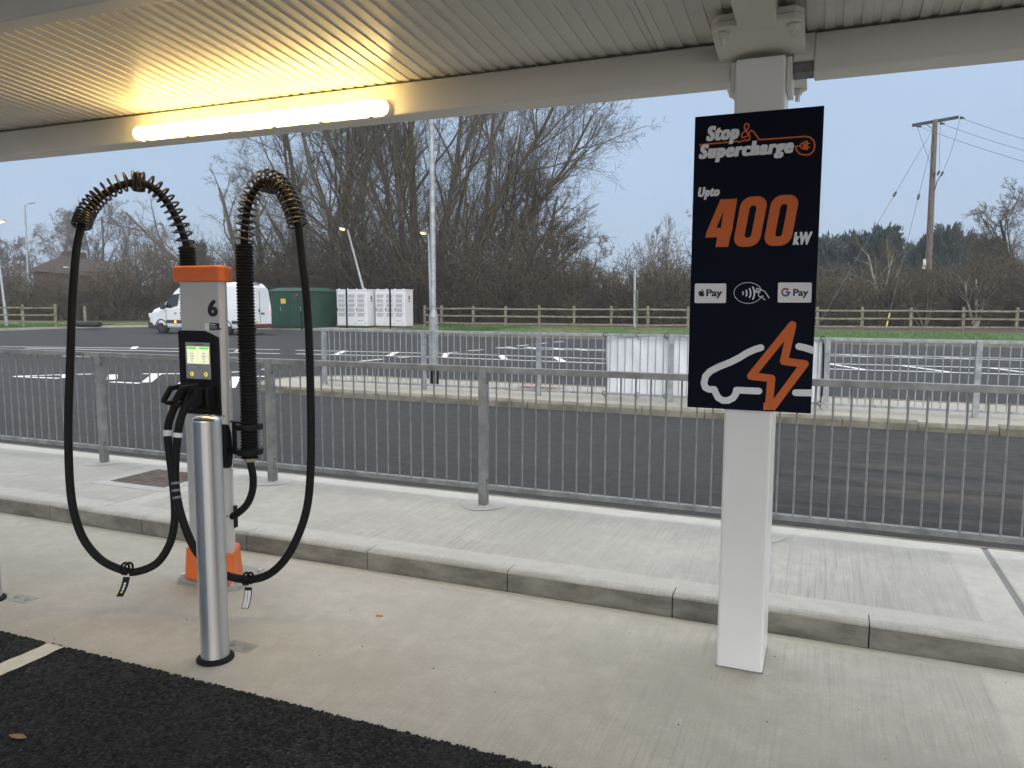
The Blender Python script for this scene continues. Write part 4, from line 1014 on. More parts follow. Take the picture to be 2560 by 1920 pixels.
# scraps
g = MB(); p = on_z(948, 1541); g.box(p + np.array([-0.016, -0.003, 0.0]), p + np.array([0.018, 0.004, 0.006]), rot=Matrix.Rotation(R(20), 3, 'Z')); tag(g.build('plastic_scrap', 'redbit'), 'small red plastic scrap lying on the pale concrete', 'litter')
V = []; p = on_z(40, 1850); g = MB(); g.add([p + np.array(q) for q in ((-0.04, 0, 0.012), (0, -0.016, 0.018), (0.03, -0.004, 0.014), (0.05, 0.008, 0.016), (0.02, 0.016, 0.02), (-0.02, 0.012, 0.014))], [(0, 1, 2, 3, 4, 5)])
tag(g.build('fallen_leaf', 'leaf'), 'dry tan leaf lying on the dark tarmac', 'leaf')
# a scatter of grit on the slab: one mass
g = MB()
for i in range(60):
    x, y = random.uniform(-4.5, 0.8), random.uniform(2.46, 3.85); s_ = random.uniform(0.0015, 0.0045)
    g.ball((x, y, s_ * 0.4), s_, (1, random.uniform(0.5, 1), 0.6), 5, 3)
tag(g.build('grit', 'darkmetal'), 'dark grit scattered over the pale slab', 'grit', kind='stuff')

# ------------------------------------------------------------------ railings
def railing(label, posts, Y, z0, ztop, zbot, nbar, ps, material, bar, collar=False, group=None):
    t = thing('guard_railing', label, 'railing', (posts[0], Y, z0))
    pm = None
    for x in posts:
        g = MB(); g.box((x - ps / 2, Y - ps / 2, z0 - 0.1), (x + ps / 2, Y + ps / 2, ztop)); o = g.build('post', material, t, 0.004, 2)
        g = MB(); g.cyl((x + ps / 2 - 0.002, Y - 0.01, ztop - 0.12), (x + ps / 2 + 0.009, Y - 0.01, ztop - 0.12), 0.008, n=8); g.cyl((x + ps / 2 - 0.002, Y - 0.01, zbot + 0.07), (x + ps / 2 + 0.009, Y - 0.01, zbot + 0.07), 0.008, n=8); g.build('bolt', 'darkmetal', o)
        if collar:
            g = MB(); V = [(x + (0.17 + 0.012 * math.sin(a * 3)) * math.cos(a), Y - 0.02 + (0.15 + 0.012 * math.cos(a * 4)) * math.sin(a), z0 + 0.004) for a in np.linspace(0, 2 * math.pi, 28, endpoint=False)]
            g.add(V, [tuple(range(28))]); g.build('concrete_collar', 'trowelled', t)
    rail = {}
    for a, b in zip(posts[:-1], posts[1:]):
        xa, xb = a + ps / 2 + 0.003, b - ps / 2 - 0.003
        for nm, z, h_ in (('top_rail', ztop - 0.045, 0.045), ('bottom_rail', zbot, 0.036)):
            g = MB(); g.box((xa, Y - 0.024, z), (xb, Y + 0.024, z + h_)); g.build(nm, material, t, 0.003, 2)
        for i in range(nbar):
            x = a + (b - a) * (i + 1) / (nbar + 1)
            key = (bar, zbot)
            if key not in rail:
                g = MB(); g.tube([(0, 0, zbot + 0.032), (0, 0, ztop - 0.032)], bar, 8, False); rail[key] = g.mesh('bar'); rail[key].materials.append(MT[material])
            o = bpy.data.objects.new('bar', rail[key]); col.objects.link(o); o.parent = t; o.location = (x - posts[0], 0, -z0)
            y_ = Y; o.location[1] = 0.0
    return t
railing('galvanised guard railing along the footway behind the charging post', [-8.32, -6.32, -4.33, -2.35, -0.36, 1.63, 3.6], 5.17, 0.12, 1.172, 0.245, 18, 0.062, 'galv_dull', 0.0066, True)
railing('galvanised guard railing on the traffic island beyond the road', [-8.72, -6.60, -4.42, -2.22, 0.03, 1.92, 4.1, 6.3, 8.5], 11.95, 0.118, 1.175, 0.19, 17, 0.075, 'galv', 0.0085, False)

# banner tied to the island railing
bn = thing('banner', 'blank white banner tied to the island railing', 'banner', (-1.7, 11.985, 0.118))
nx_, nz2 = 70, 26; V = []
for j in range(nz2):
    for i in range(nx_):
        u = i / (nx_ - 1); v = j / (nz2 - 1); x = -3.27 + u * 3.22; z = 0.20 + v * 0.93
        wy = 0.012 * math.sin(x * 9.1) * (0.4 + v) + 0.010 * math.sin(x * 4.3 + v * 5) + 0.006 * math.sin(x * 21 + v * 9)
        wy += 0.02 * math.exp(-((u - 0.02) / 0.02) ** 2) * math.sin(v * 7)
        V.append((x + 0.012 * math.sin(v * 6) * (1 - u) ** 8, 12.000 + wy, z + (0.008 * math.sin(x * 5.0) if j in (0, nz2 - 1) else 0)))
F = [(j * nx_ + i, j * nx_ + i + 1, (j + 1) * nx_ + i + 1, (j + 1) * nx_ + i) for j in range(nz2 - 1) for i in range(nx_ - 1)]
sh = MB().add(V, F, True).build('sheet', 'banner', bn); so_ = sh.modifiers.new('solid', 'SOLIDIFY'); so_.thickness = 0.002
for x in (-3.28, -2.75, -2.3, -1.2, -0.6, -0.05):
    for z in (1.158, 0.207):
        a = MB().tube([(x + 0.03 * math.cos(t), 11.96 + 0.045 * math.cos(t), z + 0.035 * math.sin(t)) for t in np.linspace(0, 2 * math.pi, 14)], 0.005, 5); a.tube([(x, 11.925, z), (x + 0.02, 11.90, z - 0.07)], 0.004, 5); a.build('tie', 'black', bn)
MB().tube([(-0.04 + 0.02 * math.sin(t * 3), 11.98, 0.15 + t * 0.95) for t in np.linspace(0, 1, 14)], 0.010, 6).build('edge_cord', 'black', bn)

# ------------------------------------------------------------------ lamp posts
def lamp_post(label, base, top, r0, r1, arm=None, lens=None, head=(0.5, 0.2), rise=0.0, sleeve=None, blackfoot=False):
    base = np.array(base); top = np.array(top); t = thing('lamp_post', label, 'lamp post', base)
    g = MB()
    if sleeve:
        d = (top - base); m_ = base + d * sleeve[0] / np.linalg.norm(d)
        g.tube([base, m_], sleeve[1], 18); g.tube([m_, m_ + d * 0.02, top], [sleeve[1] * 0.98, r0, r1], 18)
    else: g.tube([base - np.array([0, 0, 0.1]), top], [r0, r1], 12)
    pl = g.build('pole', 'galv', t)
    if blackfoot:
        MB().cyl(base + np.array([0, 0, 0.0]), base + np.array([0, 0, 0.32]), sleeve[1] + 0.003, n=18).build('painted_foot', 'black', t)
    if arm is not None:
        arm = np.array(arm); MB().tube([top, top + np.array([0, 0, rise]), top + arm * 0.25 + np.array([0, 0, rise])], r1 * 0.9, 8).build('arm', 'galv', t)
        a = top + arm * 0.2 + np.array([0, 0, rise]); b = top + arm + np.array([0, 0, rise]); d = (b - a); L = np.linalg.norm(d); d /= L; sd_ = np.cross(d, (0, 0, 1)); sd_ /= np.linalg.norm(sd_)
        pr = [(0.0, 0.05), (0.15, 0.75), (0.5, 1.0), (0.85, 0.85), (1.0, 0.35)]
        V = []; hw = head[1]
        for s_, w_ in pr:
            q = a + d * L * s_; V += [q - sd_ * hw * w_, q + sd_ * hw * w_, q + sd_ * hw * w_ * 0.6 + np.array([0, 0, 0.09]), q - sd_ * hw * w_ * 0.6 + np.array([0, 0, 0.09])]
        F = []
        for i in range(len(pr) - 1): F += [(4 * i + j, 4 * i + (j + 1) % 4, 4 * i + 4 + (j + 1) % 4, 4 * i + 4 + j) for j in range(4)]
        F += [(0, 3, 2, 1), tuple(4 * (len(pr) - 1) + j for j in range(4))]
        h = MB().add(V, F).build('lamp_head', 'galv', t)
        if lens:
            c = a + d * L * 0.55; g = MB(); g.ball(c - np.array([0, 0, 0.02]), 1.0, (1, 1, 1), 10, 6)
            P = np.array(g.v) - (c - np.array([0, 0, 0.02])); P = P[:, 0:1] * d * L * 0.38 + P[:, 1:2] * sd_ * hw * 0.8 + P[:, 2:3] * np.array([0, 0, 0.055]) + c - np.array([0, 0, 0.015]); g.v = [tuple(q) for q in P]; g.build('lens', lens, h)
    return t
pb = np.array([-6.80, 12.71, 0.118])
lamp_post('tall galvanised lamp column with black foot on the traffic island', pb, pb + np.array([-0.02, 0, 8.0]), 0.052, 0.045, arm=(-0.9, -0.2, 0), head=(0.5, 0.15), sleeve=(1.28, 0.088), blackfoot=True)
b = at(934, 820, 49); b[2] = 0.15
lamp_post('lit street lamp on a leaning pole between the white cabinets', b, at(869, 575, 49), 0.085, 0.055, arm=at(815, 572, 49) - at(869, 575, 49) if False else (at(848, 571, 49) - at(869, 575, 49)) * 1.0, lens='street_lens', head=(0.5, 0.24), sleeve=(1.1, 0.11))
b = at(1078, 826, 50); b[2] = 0.2
lamp_post('lit street lamp partly hidden by the tall lamp column', b, at(1071, 585, 50), 0.08, 0.055, arm=at(1050, 582, 50) - at(1071, 585, 50), lens='street_lens', head=(0.5, 0.2))
b = at(17, 810, 48); b[2] = 0.2
lamp_post('lit street lamp cut by the picture edge beside the timber fence', b, at(-14, 556, 48), 0.085, 0.055, arm=at(12, 553, 48) - at(-14, 556, 48), lens='street_lens', head=(0.5, 0.22), sleeve=(1.0, 0.11))
b = at(73, 770, 62); b[2] = 0.2
lamp_post('unlit tall lamp post with a long arm before the house', b, at(62, 512, 62), 0.10, 0.06, arm=at(88, 507, 62) - at(62, 512, 62), head=(0.6, 0.12))
b = at(179, 790, 55); b[2] = 0.2
lamp_post('short white floodlight post half hidden by the cable', b, at(177, 670, 55), 0.05, 0.05, arm=at(160, 669, 55) - at(177, 670, 55), head=(0.5, 0.28))
b = at(590, 800, 66); b[2] = 0.2
lamp_post('thin lamp post with bent arm in front of the bare trees', b, at(587, 505, 66), 0.08, 0.05, arm=at(561, 494, 66) - at(587, 505, 66), head=(0.6, 0.09), rise=0.3)
# galvanised duct post with timber stake on the verge
b = at(1586, 832, 43.5); b[2] = 0.2; tt = at(1587, 673, 43.5)
dp = thing('duct_post', 'short galvanised pipe post strapped to a timber stake on the verge', 'post', b)
MB().tube([b, tt], 0.075, 12).build('pipe', 'galv', dp)
MB().box(b + np.array([0.09, 0.05, 0]), np.array([b[0] + 0.14, b[1] + 0.11, at(1592, 725, 43.5)[2]])).build('stake', 'timber', dp)
for yy in (727, 770, 818):
    z = at(1587, yy, 43.5)[2]; MB().lathe([(0.075, -0.03), (0.083, -0.03), (0.083, 0.03), (0.075, 0.03)], (b[0], b[1], z), 12).build('strap', 'galv_dull', dp)
for nm, x, y in (('far street lamp, a tiny white light in the valley', 1504, 716), ('far street lamp, a tiny amber light in the valley', 1551, 703)):
    q = at(x, y, 160); g0 = np.array([q[0], q[1], 0.2]); t = thing('far_lamp', nm, 'lamp post', g0)
    MB().tube([g0, q], 0.07, 6).build('pole', 'galv', t); MB().ball(q, 0.22, (1, 1, 0.7), 8, 6).build('lens', 'cool_lens' if x < 1520 else 'street_lens', t)

# ------------------------------------------------------------------ timber fences
def fence(label, pts, h=1.28, rails=(0.12, 0.58, 1.03), z0=0.29, ends=True):
    t = thing('timber_fence', label, 'fence', (*pts[0], z0)); pts = [np.array(p) for p in pts]
    for i, p in enumerate(pts):
        d = (pts[min(i + 1, len(pts) - 1)] - pts[max(i - 1, 0)]); a = math.atan2(d[1], d[0]) + random.uniform(-.05, .05); hh = h + random.uniform(-.03, .05)
        ln_ = random.uniform(-.02, .02)
        g = MB(); g.box((p[0] - 0.075, p[1] - 0.05, z0 - 0.3), (p[0] + 0.075, p[1] + 0.05, z0 + hh), rot=Matrix.Rotation(a, 3, 'Z') @ Matrix.Rotation(ln_, 3, 'Y')); g.build('post', 'timber', t, 0.01)
    for i in range(len(pts) - 1):
        a, b = pts[i], pts[i + 1]; d = (b - a) / np.linalg.norm(b - a); nn = np.array([-d[1], d[0]]) * 0.02
        off = np.array([d[1], -d[0]]) * 0.075
        if off @ (-a) < 0: off = -off
        for z in rails:
            za, zb = z0 + z + random.uniform(-.02, .02), z0 + z + random.uniform(-.02, .02)
            V = []
            for q, zz in ((a + off + d * 0.004, za), (b + off - d * 0.004, zb)):
                V += [(*(q + nn), zz), (*(q - nn), zz), (*(q - nn), zz + 0.10), (*(q + nn), zz + 0.10)]
            MB().add(V, [(0, 1, 5, 4), (1, 2, 6, 5), (2, 3, 7, 6), (3, 0, 4, 7), (0, 3, 2, 1), (4, 5, 6, 7)]).build('rail', 'timber', t, 0.008)
    return t
def fp(x, D): return tuple(at(x, 800, D)[:2])
fx = [(1045, 50), (1062, 49.5), (1104, 49), (1183, 48), (1264, 47.3), (1348, 46.6), (1435, 46), (1528, 45.4), (1620, 45), (1720, 44.6), (1827, 44.2), (1936, 43.9), (2043, 43.6), (2155, 43.3), (2277, 42.9), (2408, 42.5), (2542, 42.1), (2690, 41.6), (2850, 41)]
fence('three-rail timber fence on the verge behind the car park', [fp(x, D) for x, D in fx[1:]])
fence('short broken timber fence at the edge of the picture by the hedge', [fp(-90, 46.5), fp(-20, 47.2), fp(57, 48), fp(139, 49.5)], 1.3, z0=0.25)
b = at(214, 808, 48.5); b[2] = 0.25
lp = thing('leaning_post', 'snapped timber post leaning beside the broken fence', 'post', b)
MB().box(b + np.array([-0.07, -0.06, -0.1]), b + np.array([0.07, 0.06, 1.25]), rot=Matrix.Rotation(R(-16), 3, (0.9, 0.43, 0)) @ Matrix.Rotation(R(-9), 3, (-0.3, 0.9, 0)), c=b).build('timber', 'timber', lp, 0.01)
b = at(222, 815, 48); b[2] = 0.3
ty = thing('dumped_tyre', 'dark dumped tyre lying on the grass by the leaning post', 'tyre', b)
MB().tube([b + np.array([0.52 * math.cos(a) * 1.4, 0.5 * math.sin(a), 0.02]) for a in np.linspace(0, 2 * math.pi, 25)], 0.17, 10).build('tread', 'tyre', ty)
b = at(180, 815, 48.5); b[2] = 0.28
pk = thing('fallen_rail', 'broken timber rail lying on the grass under the fence', 'plank', b)
MB().box(b + np.array([-0.9, -0.05, 0]), b + np.array([1.0, 0.05, 0.1]), rot=Matrix.Rotation(R(15), 3, 'Z')).build('plank', 'timber', pk, 0.01)

# ------------------------------------------------------------------ van
VX, VY = -34.55, 31.35
van = thing('white_van', 'white high-roof panel van parked in front of the green kiosk', 'van', (VX + 3.4, VY + 1.0, 0))
st = [  # x from the nose, sill z, belt z, roof z, half width low, half width roof
    (0.00, 0.42, 0.80, 0.98, 0.74, 0.62), (0.10, 0.34, 0.92, 1.14, 0.88, 0.72), (0.40, 0.32, 1.12, 1.33, 0.96, 0.82), (0.90, 0.32, 1.22, 1.50, 0.985, 0.84), (1.15, 0.32, 1.27, 1.64, 0.99, 0.84),
    (1.55, 0.32, 1.30, 2.03, 0.99, 0.80), (1.85, 0.32, 1.32, 2.38, 0.99, 0.77), (2.15, 0.32, 1.33, 2.60, 0.99, 0.76), (2.6, 0.32, 1.34, 2.73, 0.99, 0.78), (3.4, 0.32, 1.34, 2.76, 0.99, 0.80), (5.0, 0.32, 1.34, 2.77, 0.99, 0.80), (6.3, 0.32, 1.34, 2.75, 0.99, 0.80), (6.70, 0.34, 1.34, 2.68, 0.985, 0.78), (6.90, 0.40, 1.34, 2.50, 0.97, 0.76)]
V = []; SEC = 14
for x, zs, zb, zr, wl, wr in st:
    prof = [(wl * 0.93, zs), (wl, zs + 0.12), (wl * 1.0, (zs + zb) / 2), (wl, zb), (wl * 0.4 + wr * 0.6, zb + (zr - zb) * 0.55), (wr, zr - (zr - zb) * 0.12), (wr * 0.72, zr)]
    V += [(VX + x, VY + 1.0 - y, z) for y, z in prof] + [(VX + x, VY + 1.0 + y, z) for y, z in prof[::-1]]
F = [(i * SEC + j, i * SEC + (j + 1) % SEC, (i + 1) * SEC + (j + 1) % SEC, (i + 1) * SEC + j) for i in range(len(st) - 1) for j in range(SEC)]
F += [tuple(range(SEC)), tuple((len(st) - 1) * SEC + j for j in range(SEC))[::-1]]
vb = MB().add(V, F, False).build('body', 'van', van); sb_ = vb.modifiers.new('sub', 'BEVEL'); sb_.width = 0.06; sb_.segments = 3; sb_.limit_method = 'ANGLE'; sb_.angle_limit = R(28)
ny = VY + 1.0 - 0.995                     # near flank
def flank(x, zb, z, dz=0.0):              # point on the near flank above the belt
    for a, b in zip(st[:-1], st[1:]):
        if a[0] <= x <= b[0]:
            f_ = (x - a[0]) / (b[0] - a[0]); s_ = [a[i] + (b[i] - a[i]) * f_ for i in range(6)]
            t = min(1, max(0, (z - s_[2]) / (s_[3] - s_[2]) / 0.55)) if z > s_[2] else 0
            wdt = s_[4] + (s_[4] * 0.4 + s_[5] * 0.6 - s_[4]) * t; return (VX + x, VY + 1.0 - wdt - 0.012 - dz, z)
def flank_panel(name, pts, material, parent=van, dz=0.0):
    P = [flank(x, 0, z, dz) for x, z in pts]; return MB().add(P + [(a, b + 0.03, c) for a, b, c in P], [tuple(range(len(P)))] + [(i, (i + 1) % len(P), len(P) + (i + 1) % len(P), len(P) + i) for i in range(len(P))]).build(name, material, parent)
win = flank_panel('door_window', [(1.24, 1.42), (1.56, 1.90), (1.76, 2.10), (2.28, 2.15), (2.25, 1.52), (1.75, 1.38)], 'glass')
flank_panel('window_bar', [(1.56, 1.42), (1.60, 1.42), (1.72, 1.97), (1.68, 1.97)], 'darktrim', van, 0.012)
for x0, x1, z0, z1 in ((2.02, 2.18, 1.10, 1.14), (2.45, 2.62, 1.10, 1.14)):
    flank_panel('door_handle', [(x0, z0), (x1, z0), (x1, z1), (x0, z1)], 'darktrim', van, 0.02)
for x in (1.42, 2.32, 3.6, 5.1):
    flank_panel('door_seam', [(x, 0.55), (x + 0.018, 0.55), (x + 0.018, 1.9 if x > 1.5 else 1.3), (x, 1.9 if x > 1.5 else 1.3)], 'darktrim', van, 0.002)
flank_panel('side_trim', [(1.42, 0.58), (5.05, 0.58), (5.05, 0.75), (1.45, 0.75)], 'darktrim', van, 0.025)
flank_panel('side_trim', [(5.95, 0.58), (6.62, 0.58), (6.62, 0.75), (5.95, 0.75)], 'darktrim', van, 0.025)
flank_panel('marker_lamp', [(2.06, 0.61), (2.16, 0.61), (2.16, 0.71), (2.06, 0.71)], 'amber', van, 0.05)
g = MB(); g.box((VX - 0.04, VY + 0.10, 0.26), (VX + 0.35, VY + 1.9, 0.68)); g.build('front_bumper', 'darktrim', van, 0.06, 3)
g = MB(); g.box((VX + 0.02, VY + 0.04, 0.28), (VX + 0.62, VY + 0.16, 0.60)); g.build('front_bumper_corner', 'darktrim', van, 0.05, 3)
g = MB(); g.box((VX + 6.86, VY + 0.06, 0.36), (VX + 7.0, VY + 1.94, 0.56)); g.build('rear_step', mat('dark_red_step', (0.10, 0.03, 0.028), 0.7, var=0.1), van, 0.03)
V = [(VX + 1.26, VY + 0.26, 1.60), (VX + 1.26, VY + 1.74, 1.60), (VX + 1.96, VY + 1.68, 2.42), (VX + 1.96, VY + 0.32, 2.42)]
MB().add([(a - 0.03, b, c + 0.03) for a, b, c in V] + [(a + 0.05, b, c - 0.03) for a, b, c in V], [(0, 1, 2, 3), (7, 6, 5, 4), (0, 4, 5, 1), (1, 5, 6, 2), (2, 6, 7, 3), (3, 7, 4, 0)]).build('windscreen', 'glass', van)
g = MB(); g.box((VX + 1.28, VY - 0.28, 1.33), (VX + 1.42, VY - 0.02, 1.68)); g.build('mirror', 'darktrim', van, 0.04, 3)
g = MB(); g.box((VX + 0.02, VY + 0.10, 0.86), (VX + 0.36, VY + 0.34, 1.10)); g.build('headlight', 'cabinet', van, 0.06, 3)
for x in (1.05, 5.5):
    for s_ in (0, 1):
        yy = VY + (0.02 if s_ == 0 else 1.72); c = (VX + x, yy, 0.36)
        g = MB(); g.tube([(VX + x, yy - 0.005, 0.36), (VX + x, yy + 0.26, 0.36)], 0.36, 28); wl = g.build('wheel', 'tyre', van, 0.03)
        if s_ == 0:
            g = MB(); g.cyl((VX + x, yy - 0.02, 0.36), (VX + x, yy + 0.02, 0.36), 0.23, n=24); g.build('rim', 'rim', wl)
            g = MB(); g.tube([(VX + x + 0.41 * math.cos(a), yy - 0.004, 0.36 + 0.41 * math.sin(a)) for a in np.linspace(-0.1, math.pi + 0.1, 16)], 0.035, 6); g.build('wheel_arch', 'darktrim', wl)
# rear doors
rx = VX + 6.945
for y0, y1 in ((0.16, 0.97), (1.0, 1.84)):
    g = MB(); g.add([(rx, VY + y0, 0.58), (rx, VY + y1, 0.58), (rx - 0.01, VY + y1, 1.6), (rx - 0.10, VY + y1 - (0.1 if y1 > 1 else 0), 2.42), (rx - 0.10, VY + y0 + (0.1 if y0 < 0.5 else 0), 2.42), (rx - 0.01, VY + y0, 1.6)], [tuple(range(6))]); d = g.build('rear_door', 'van', van); sd2 = d.modifiers.new('s', 'SOLIDIFY'); sd2.thickness = 0.03
g = MB(); g.box((rx - 0.005, VY + 0.98, 0.6), (rx + 0.006, VY + 0.995, 2.3)); g.build('door_seam', 'darktrim', van)
g = MB(); g.box((rx, VY + 0.88, 1.18), (rx + 0.03, VY + 0.96, 1.36)); g.build('door_handle', 'darktrim', van, 0.01)
g = MB(); g.box((rx, VY + 1.06, 1.08), (rx + 0.03, VY + 1.32, 1.16)); g.build('badge_recess', 'darktrim', van, 0.01)
g = MB(); g.box((rx, VY + 0.26, 0.60), (rx + 0.02, VY + 0.78, 0.74)); g.build('number_plate', 'yellow', van)
for y0 in (0.06, 1.84):
    g = MB(); g.box((rx - 0.06, VY + y0 + 0.02, 1.0), (rx + 0.012, VY + y0 + 0.075, 1.30)); g.build('tail_lamp', 'tail', van, 0.02)
g = MB(); g.box((rx - 0.2, VY + 0.82, 2.64), (rx - 0.10, VY + 1.18, 2.70)); g.build('brake_lamp', mat('dark_red_lamp', (0.20, 0.02, 0.02), 0.3, var=0), van, 0.01)

# ------------------------------------------------------------------ kiosk and power cabinets
kp0 = at(690, 812, 48.5); KZ = 0.15
kx0, ky0 = kp0[0], kp0[1]; kx1 = at(838, 812, 49.5)[0]; kw = kx1 - kx0
kk = thing('substation_kiosk', 'dark green substation kiosk between the van and the white cabinets', 'kiosk', (kx0 + kw / 2, ky0 + 1.2, KZ))
kx0 -= 0.35; ky0 = ky0 - 0.2; kd = 2.6; kh = 2.28
g = MB(); g.box((kx0, ky0, KZ), (kx1, ky0 + kd, KZ + kh)); g.build('shell', 'kiosk', kk, 0.03)
g = MB(); g.add([(kx0 - 0.1, ky0 - 0.1, KZ + kh), (kx1 + 0.1, ky0 - 0.1, KZ + kh), (kx1 + 0.1, ky0 + kd + 0.1, KZ + kh), (kx0 - 0.1, ky0 + kd + 0.1, KZ + kh), (kx0 + 0.3, ky0 + 0.6, KZ + kh + 0.22), (kx1 - 0.3, ky0 + 0.6, KZ + kh + 0.22), (kx1 - 0.3, ky0 + kd - 0.5, KZ + kh + 0.22), (kx0 + 0.3, ky0 + kd - 0.5, KZ + kh + 0.22)], [(3, 2, 1, 0), (0, 1, 5, 4), (1, 2, 6, 5), (2, 3, 7, 6), (3, 0, 4, 7), (4, 5, 6, 7)]); g.build('roof', 'kiosk_roof', kk, 0.02)
kw = kx1 - kx0
for i in range(4):
    a = kx0 + 0.08 + i * (kw - 0.16) / 4; b = a + (kw - 0.16) / 4 - 0.03
    g = MB(); g.box((a, ky0 - 0.025, KZ + 0.12), (b, ky0 - 0.002, KZ + 2.16)); d = g.build('door', 'kiosk', kk, 0.012)
    if i % 2 == 1:
        g = MB(); g.box((a + 0.06, ky0 - 0.05, KZ + 1.05), (a + 0.10, ky0 - 0.025, KZ + 1.3)); g.build('handle', 'fixgrey', d, 0.005)
    if i >= 2:
        for j in range(5):
            g = MB(); g.box((a + 0.12, ky0 - 0.045, KZ + 1.72 + j * 0.07), (b - 0.12, ky0 - 0.026, KZ + 1.765 + j * 0.07), rot=Matrix.Rotation(R(-20), 3, 'X')); g.build('louvre', 'kiosk', d)
a = kx0 + kw * 0.30; g = MB(); g.box((a, ky0 - 0.035, KZ + 1.50), (a + 0.36, ky0 - 0.0255, KZ + 1.80)); g.build('warning_label', 'yellow', kk)
g = MB(); g.ball((kx0 + kw * 0.69, ky0 - 0.05, KZ + 2.0), 0.07); g.build('alarm_lamp', 'g_red', kk)


def cabinet(px0, px1, D, label, first):
    c0 = at(px0, 815, D); x0, y0 = c0[0], c0[1]; d = _F + _R * (px1 - 1280) / FPX - _U * (815 - 960) / FPX; x1 = x0 + 0
    x1 = CAM[0] + d[0] * (y0 - CAM[1]) / d[1]
    z0 = 0.15; h = 2.33; dp_ = 1.0; t = thing('power_cabinet', label, 'power cabinet', ((x0 + x1) / 2, y0 + 0.5, z0), 'white power cabinets')
    W = x1 - x0
    g = MB(); g.box((x0 + 0.05, y0 + 0.05, z0), (x1 - 0.05, y0 + dp_ - 0.05, z0 + 0.12)); g.build('plinth', 'darktrim', t)
    g = MB(); g.box((x0, y0, z0 + 0.12), (x1, y0 + dp_, z0 + h)); g.build('shell', 'cabinet', t, 0.03, 3)
    g = MB(); g.box((x0 - 0.03, y0 - 0.03, z0 + h), (x1 + 0.03, y0 + dp_ + 0.03, z0 + h + 0.07)); g.build('lid', 'cabinet', t, 0.02)
    for i in range(4):
        g = MB(); xx = x0 + W * (0.06 + 0.29 * i); g.tube([(xx, y0 + 0.1, z0 + h + 0.07), (xx, y0 + 0.1, z0 + h + 0.13)], 0.035, 8); g.build('lifting_eye', 'cabinet', t)
    for i in range(3):
        a = x0 + 0.04 + i * (W - 0.08) / 3; b = a + (W - 0.08) / 3 - 0.025
        g = MB(); g.box((a, y0 - 0.022, z0 + 0.2), (b, y0 - 0.002, z0 + h - 0.06)); dr = g.build('door', 'cabinet', t, 0.01)
        for j in range(5):
            zz = z0 + 0.72 + j * 0.29
            g = MB()
            for q in range(6): g.box((a + 0.09, y0 - 0.034, zz + q * 0.038), (b - 0.12, y0 - 0.023, zz + q * 0.038 + 0.026), rot=Matrix.Rotation(R(-25), 3, 'X'))
            g.build('louvre', 'louvre', dr)
        for zz in (0.3, 0.92, 1.5, 2.05):
            g = MB(); g.cyl((b - 0.05, y0 - 0.022, z0 + zz), (b - 0.05, y0 - 0.034, z0 + zz), 0.022, n=8); g.build('lock', 'darktrim', dr)
        g = MB(); g.box((a + 0.015, y0 - 0.05, z0 + 1.05), (a + 0.05, y0 - 0.022, z0 + 1.25)); g.build('handle', 'darktrim', dr, 0.005)
    for j in range(9):
        zz = z0 + 0.25 + j * 0.23; g = MB(); g.box((x1 - 0.004, y0 + 0.03, zz), (x1 + 0.012, y0 + dp_ - 0.03, zz + 0.215)); g.build('side_panel', 'cabinet', t, 0.006)
    place_text('maker_lettering', 'KEMPOWER', 's_ink', t, x0 + W * 0.70, x0 + W * 0.88, z0 + 0.43, z0 + 0.475, y0 - 0.024, 0, 0.02)
    g = MB(); g.prism([(y0 + 0.5 + 0.10 * math.cos(a), z0 + 1.88 + 0.15 * math.sin(a)) for a in np.linspace(0, 2 * math.pi, 14, endpoint=False)], 'x', x1 + 0.012, x1 + 0.016); g.build('maker_mark', 'g_red', t)
    g = MB(); g.box((x1 + 0.0125, y0 + 0.37, z0 + 1.64), (x1 + 0.015, y0 + 0.63, z0 + 1.68)); g.build('maker_line', 's_ink', t)
    return t
cabinet(843, 918, 48.5, 'white louvred power cabinet next to the green kiosk', True)
cabinet(939, 1013, 48.2, 'white louvred power cabinet with red mark, beside the timber fence', False)
# slim black posts standing before the cabinets
for i, (x, yb, D, ht, lab) in enumerate(((867.5, 819, 46.9, 2.45, 'slim black post crossing the first white cabinet'), (976, 819, 46.4, 2.45, 'slim black post crossing the second white cabinet'), (755, 819, 47.5, 1.0, 'short slim black post before the green kiosk'))):
    b = at(x, yb, D); b[2] = 0.15; t = thing('slim_post', lab, 'post', b, 'slim black posts')
    MB().box(b + np.array([-0.045, -0.03, -0.1]), b + np.array([0.045, 0.03, ht])).build('upright', 'blackplastic', t); MB().box(b + np.array([-0.055, -0.04, ht]), b + np.array([0.055, 0.04, ht + 0.03])).build('cap', 'blackplastic', t)
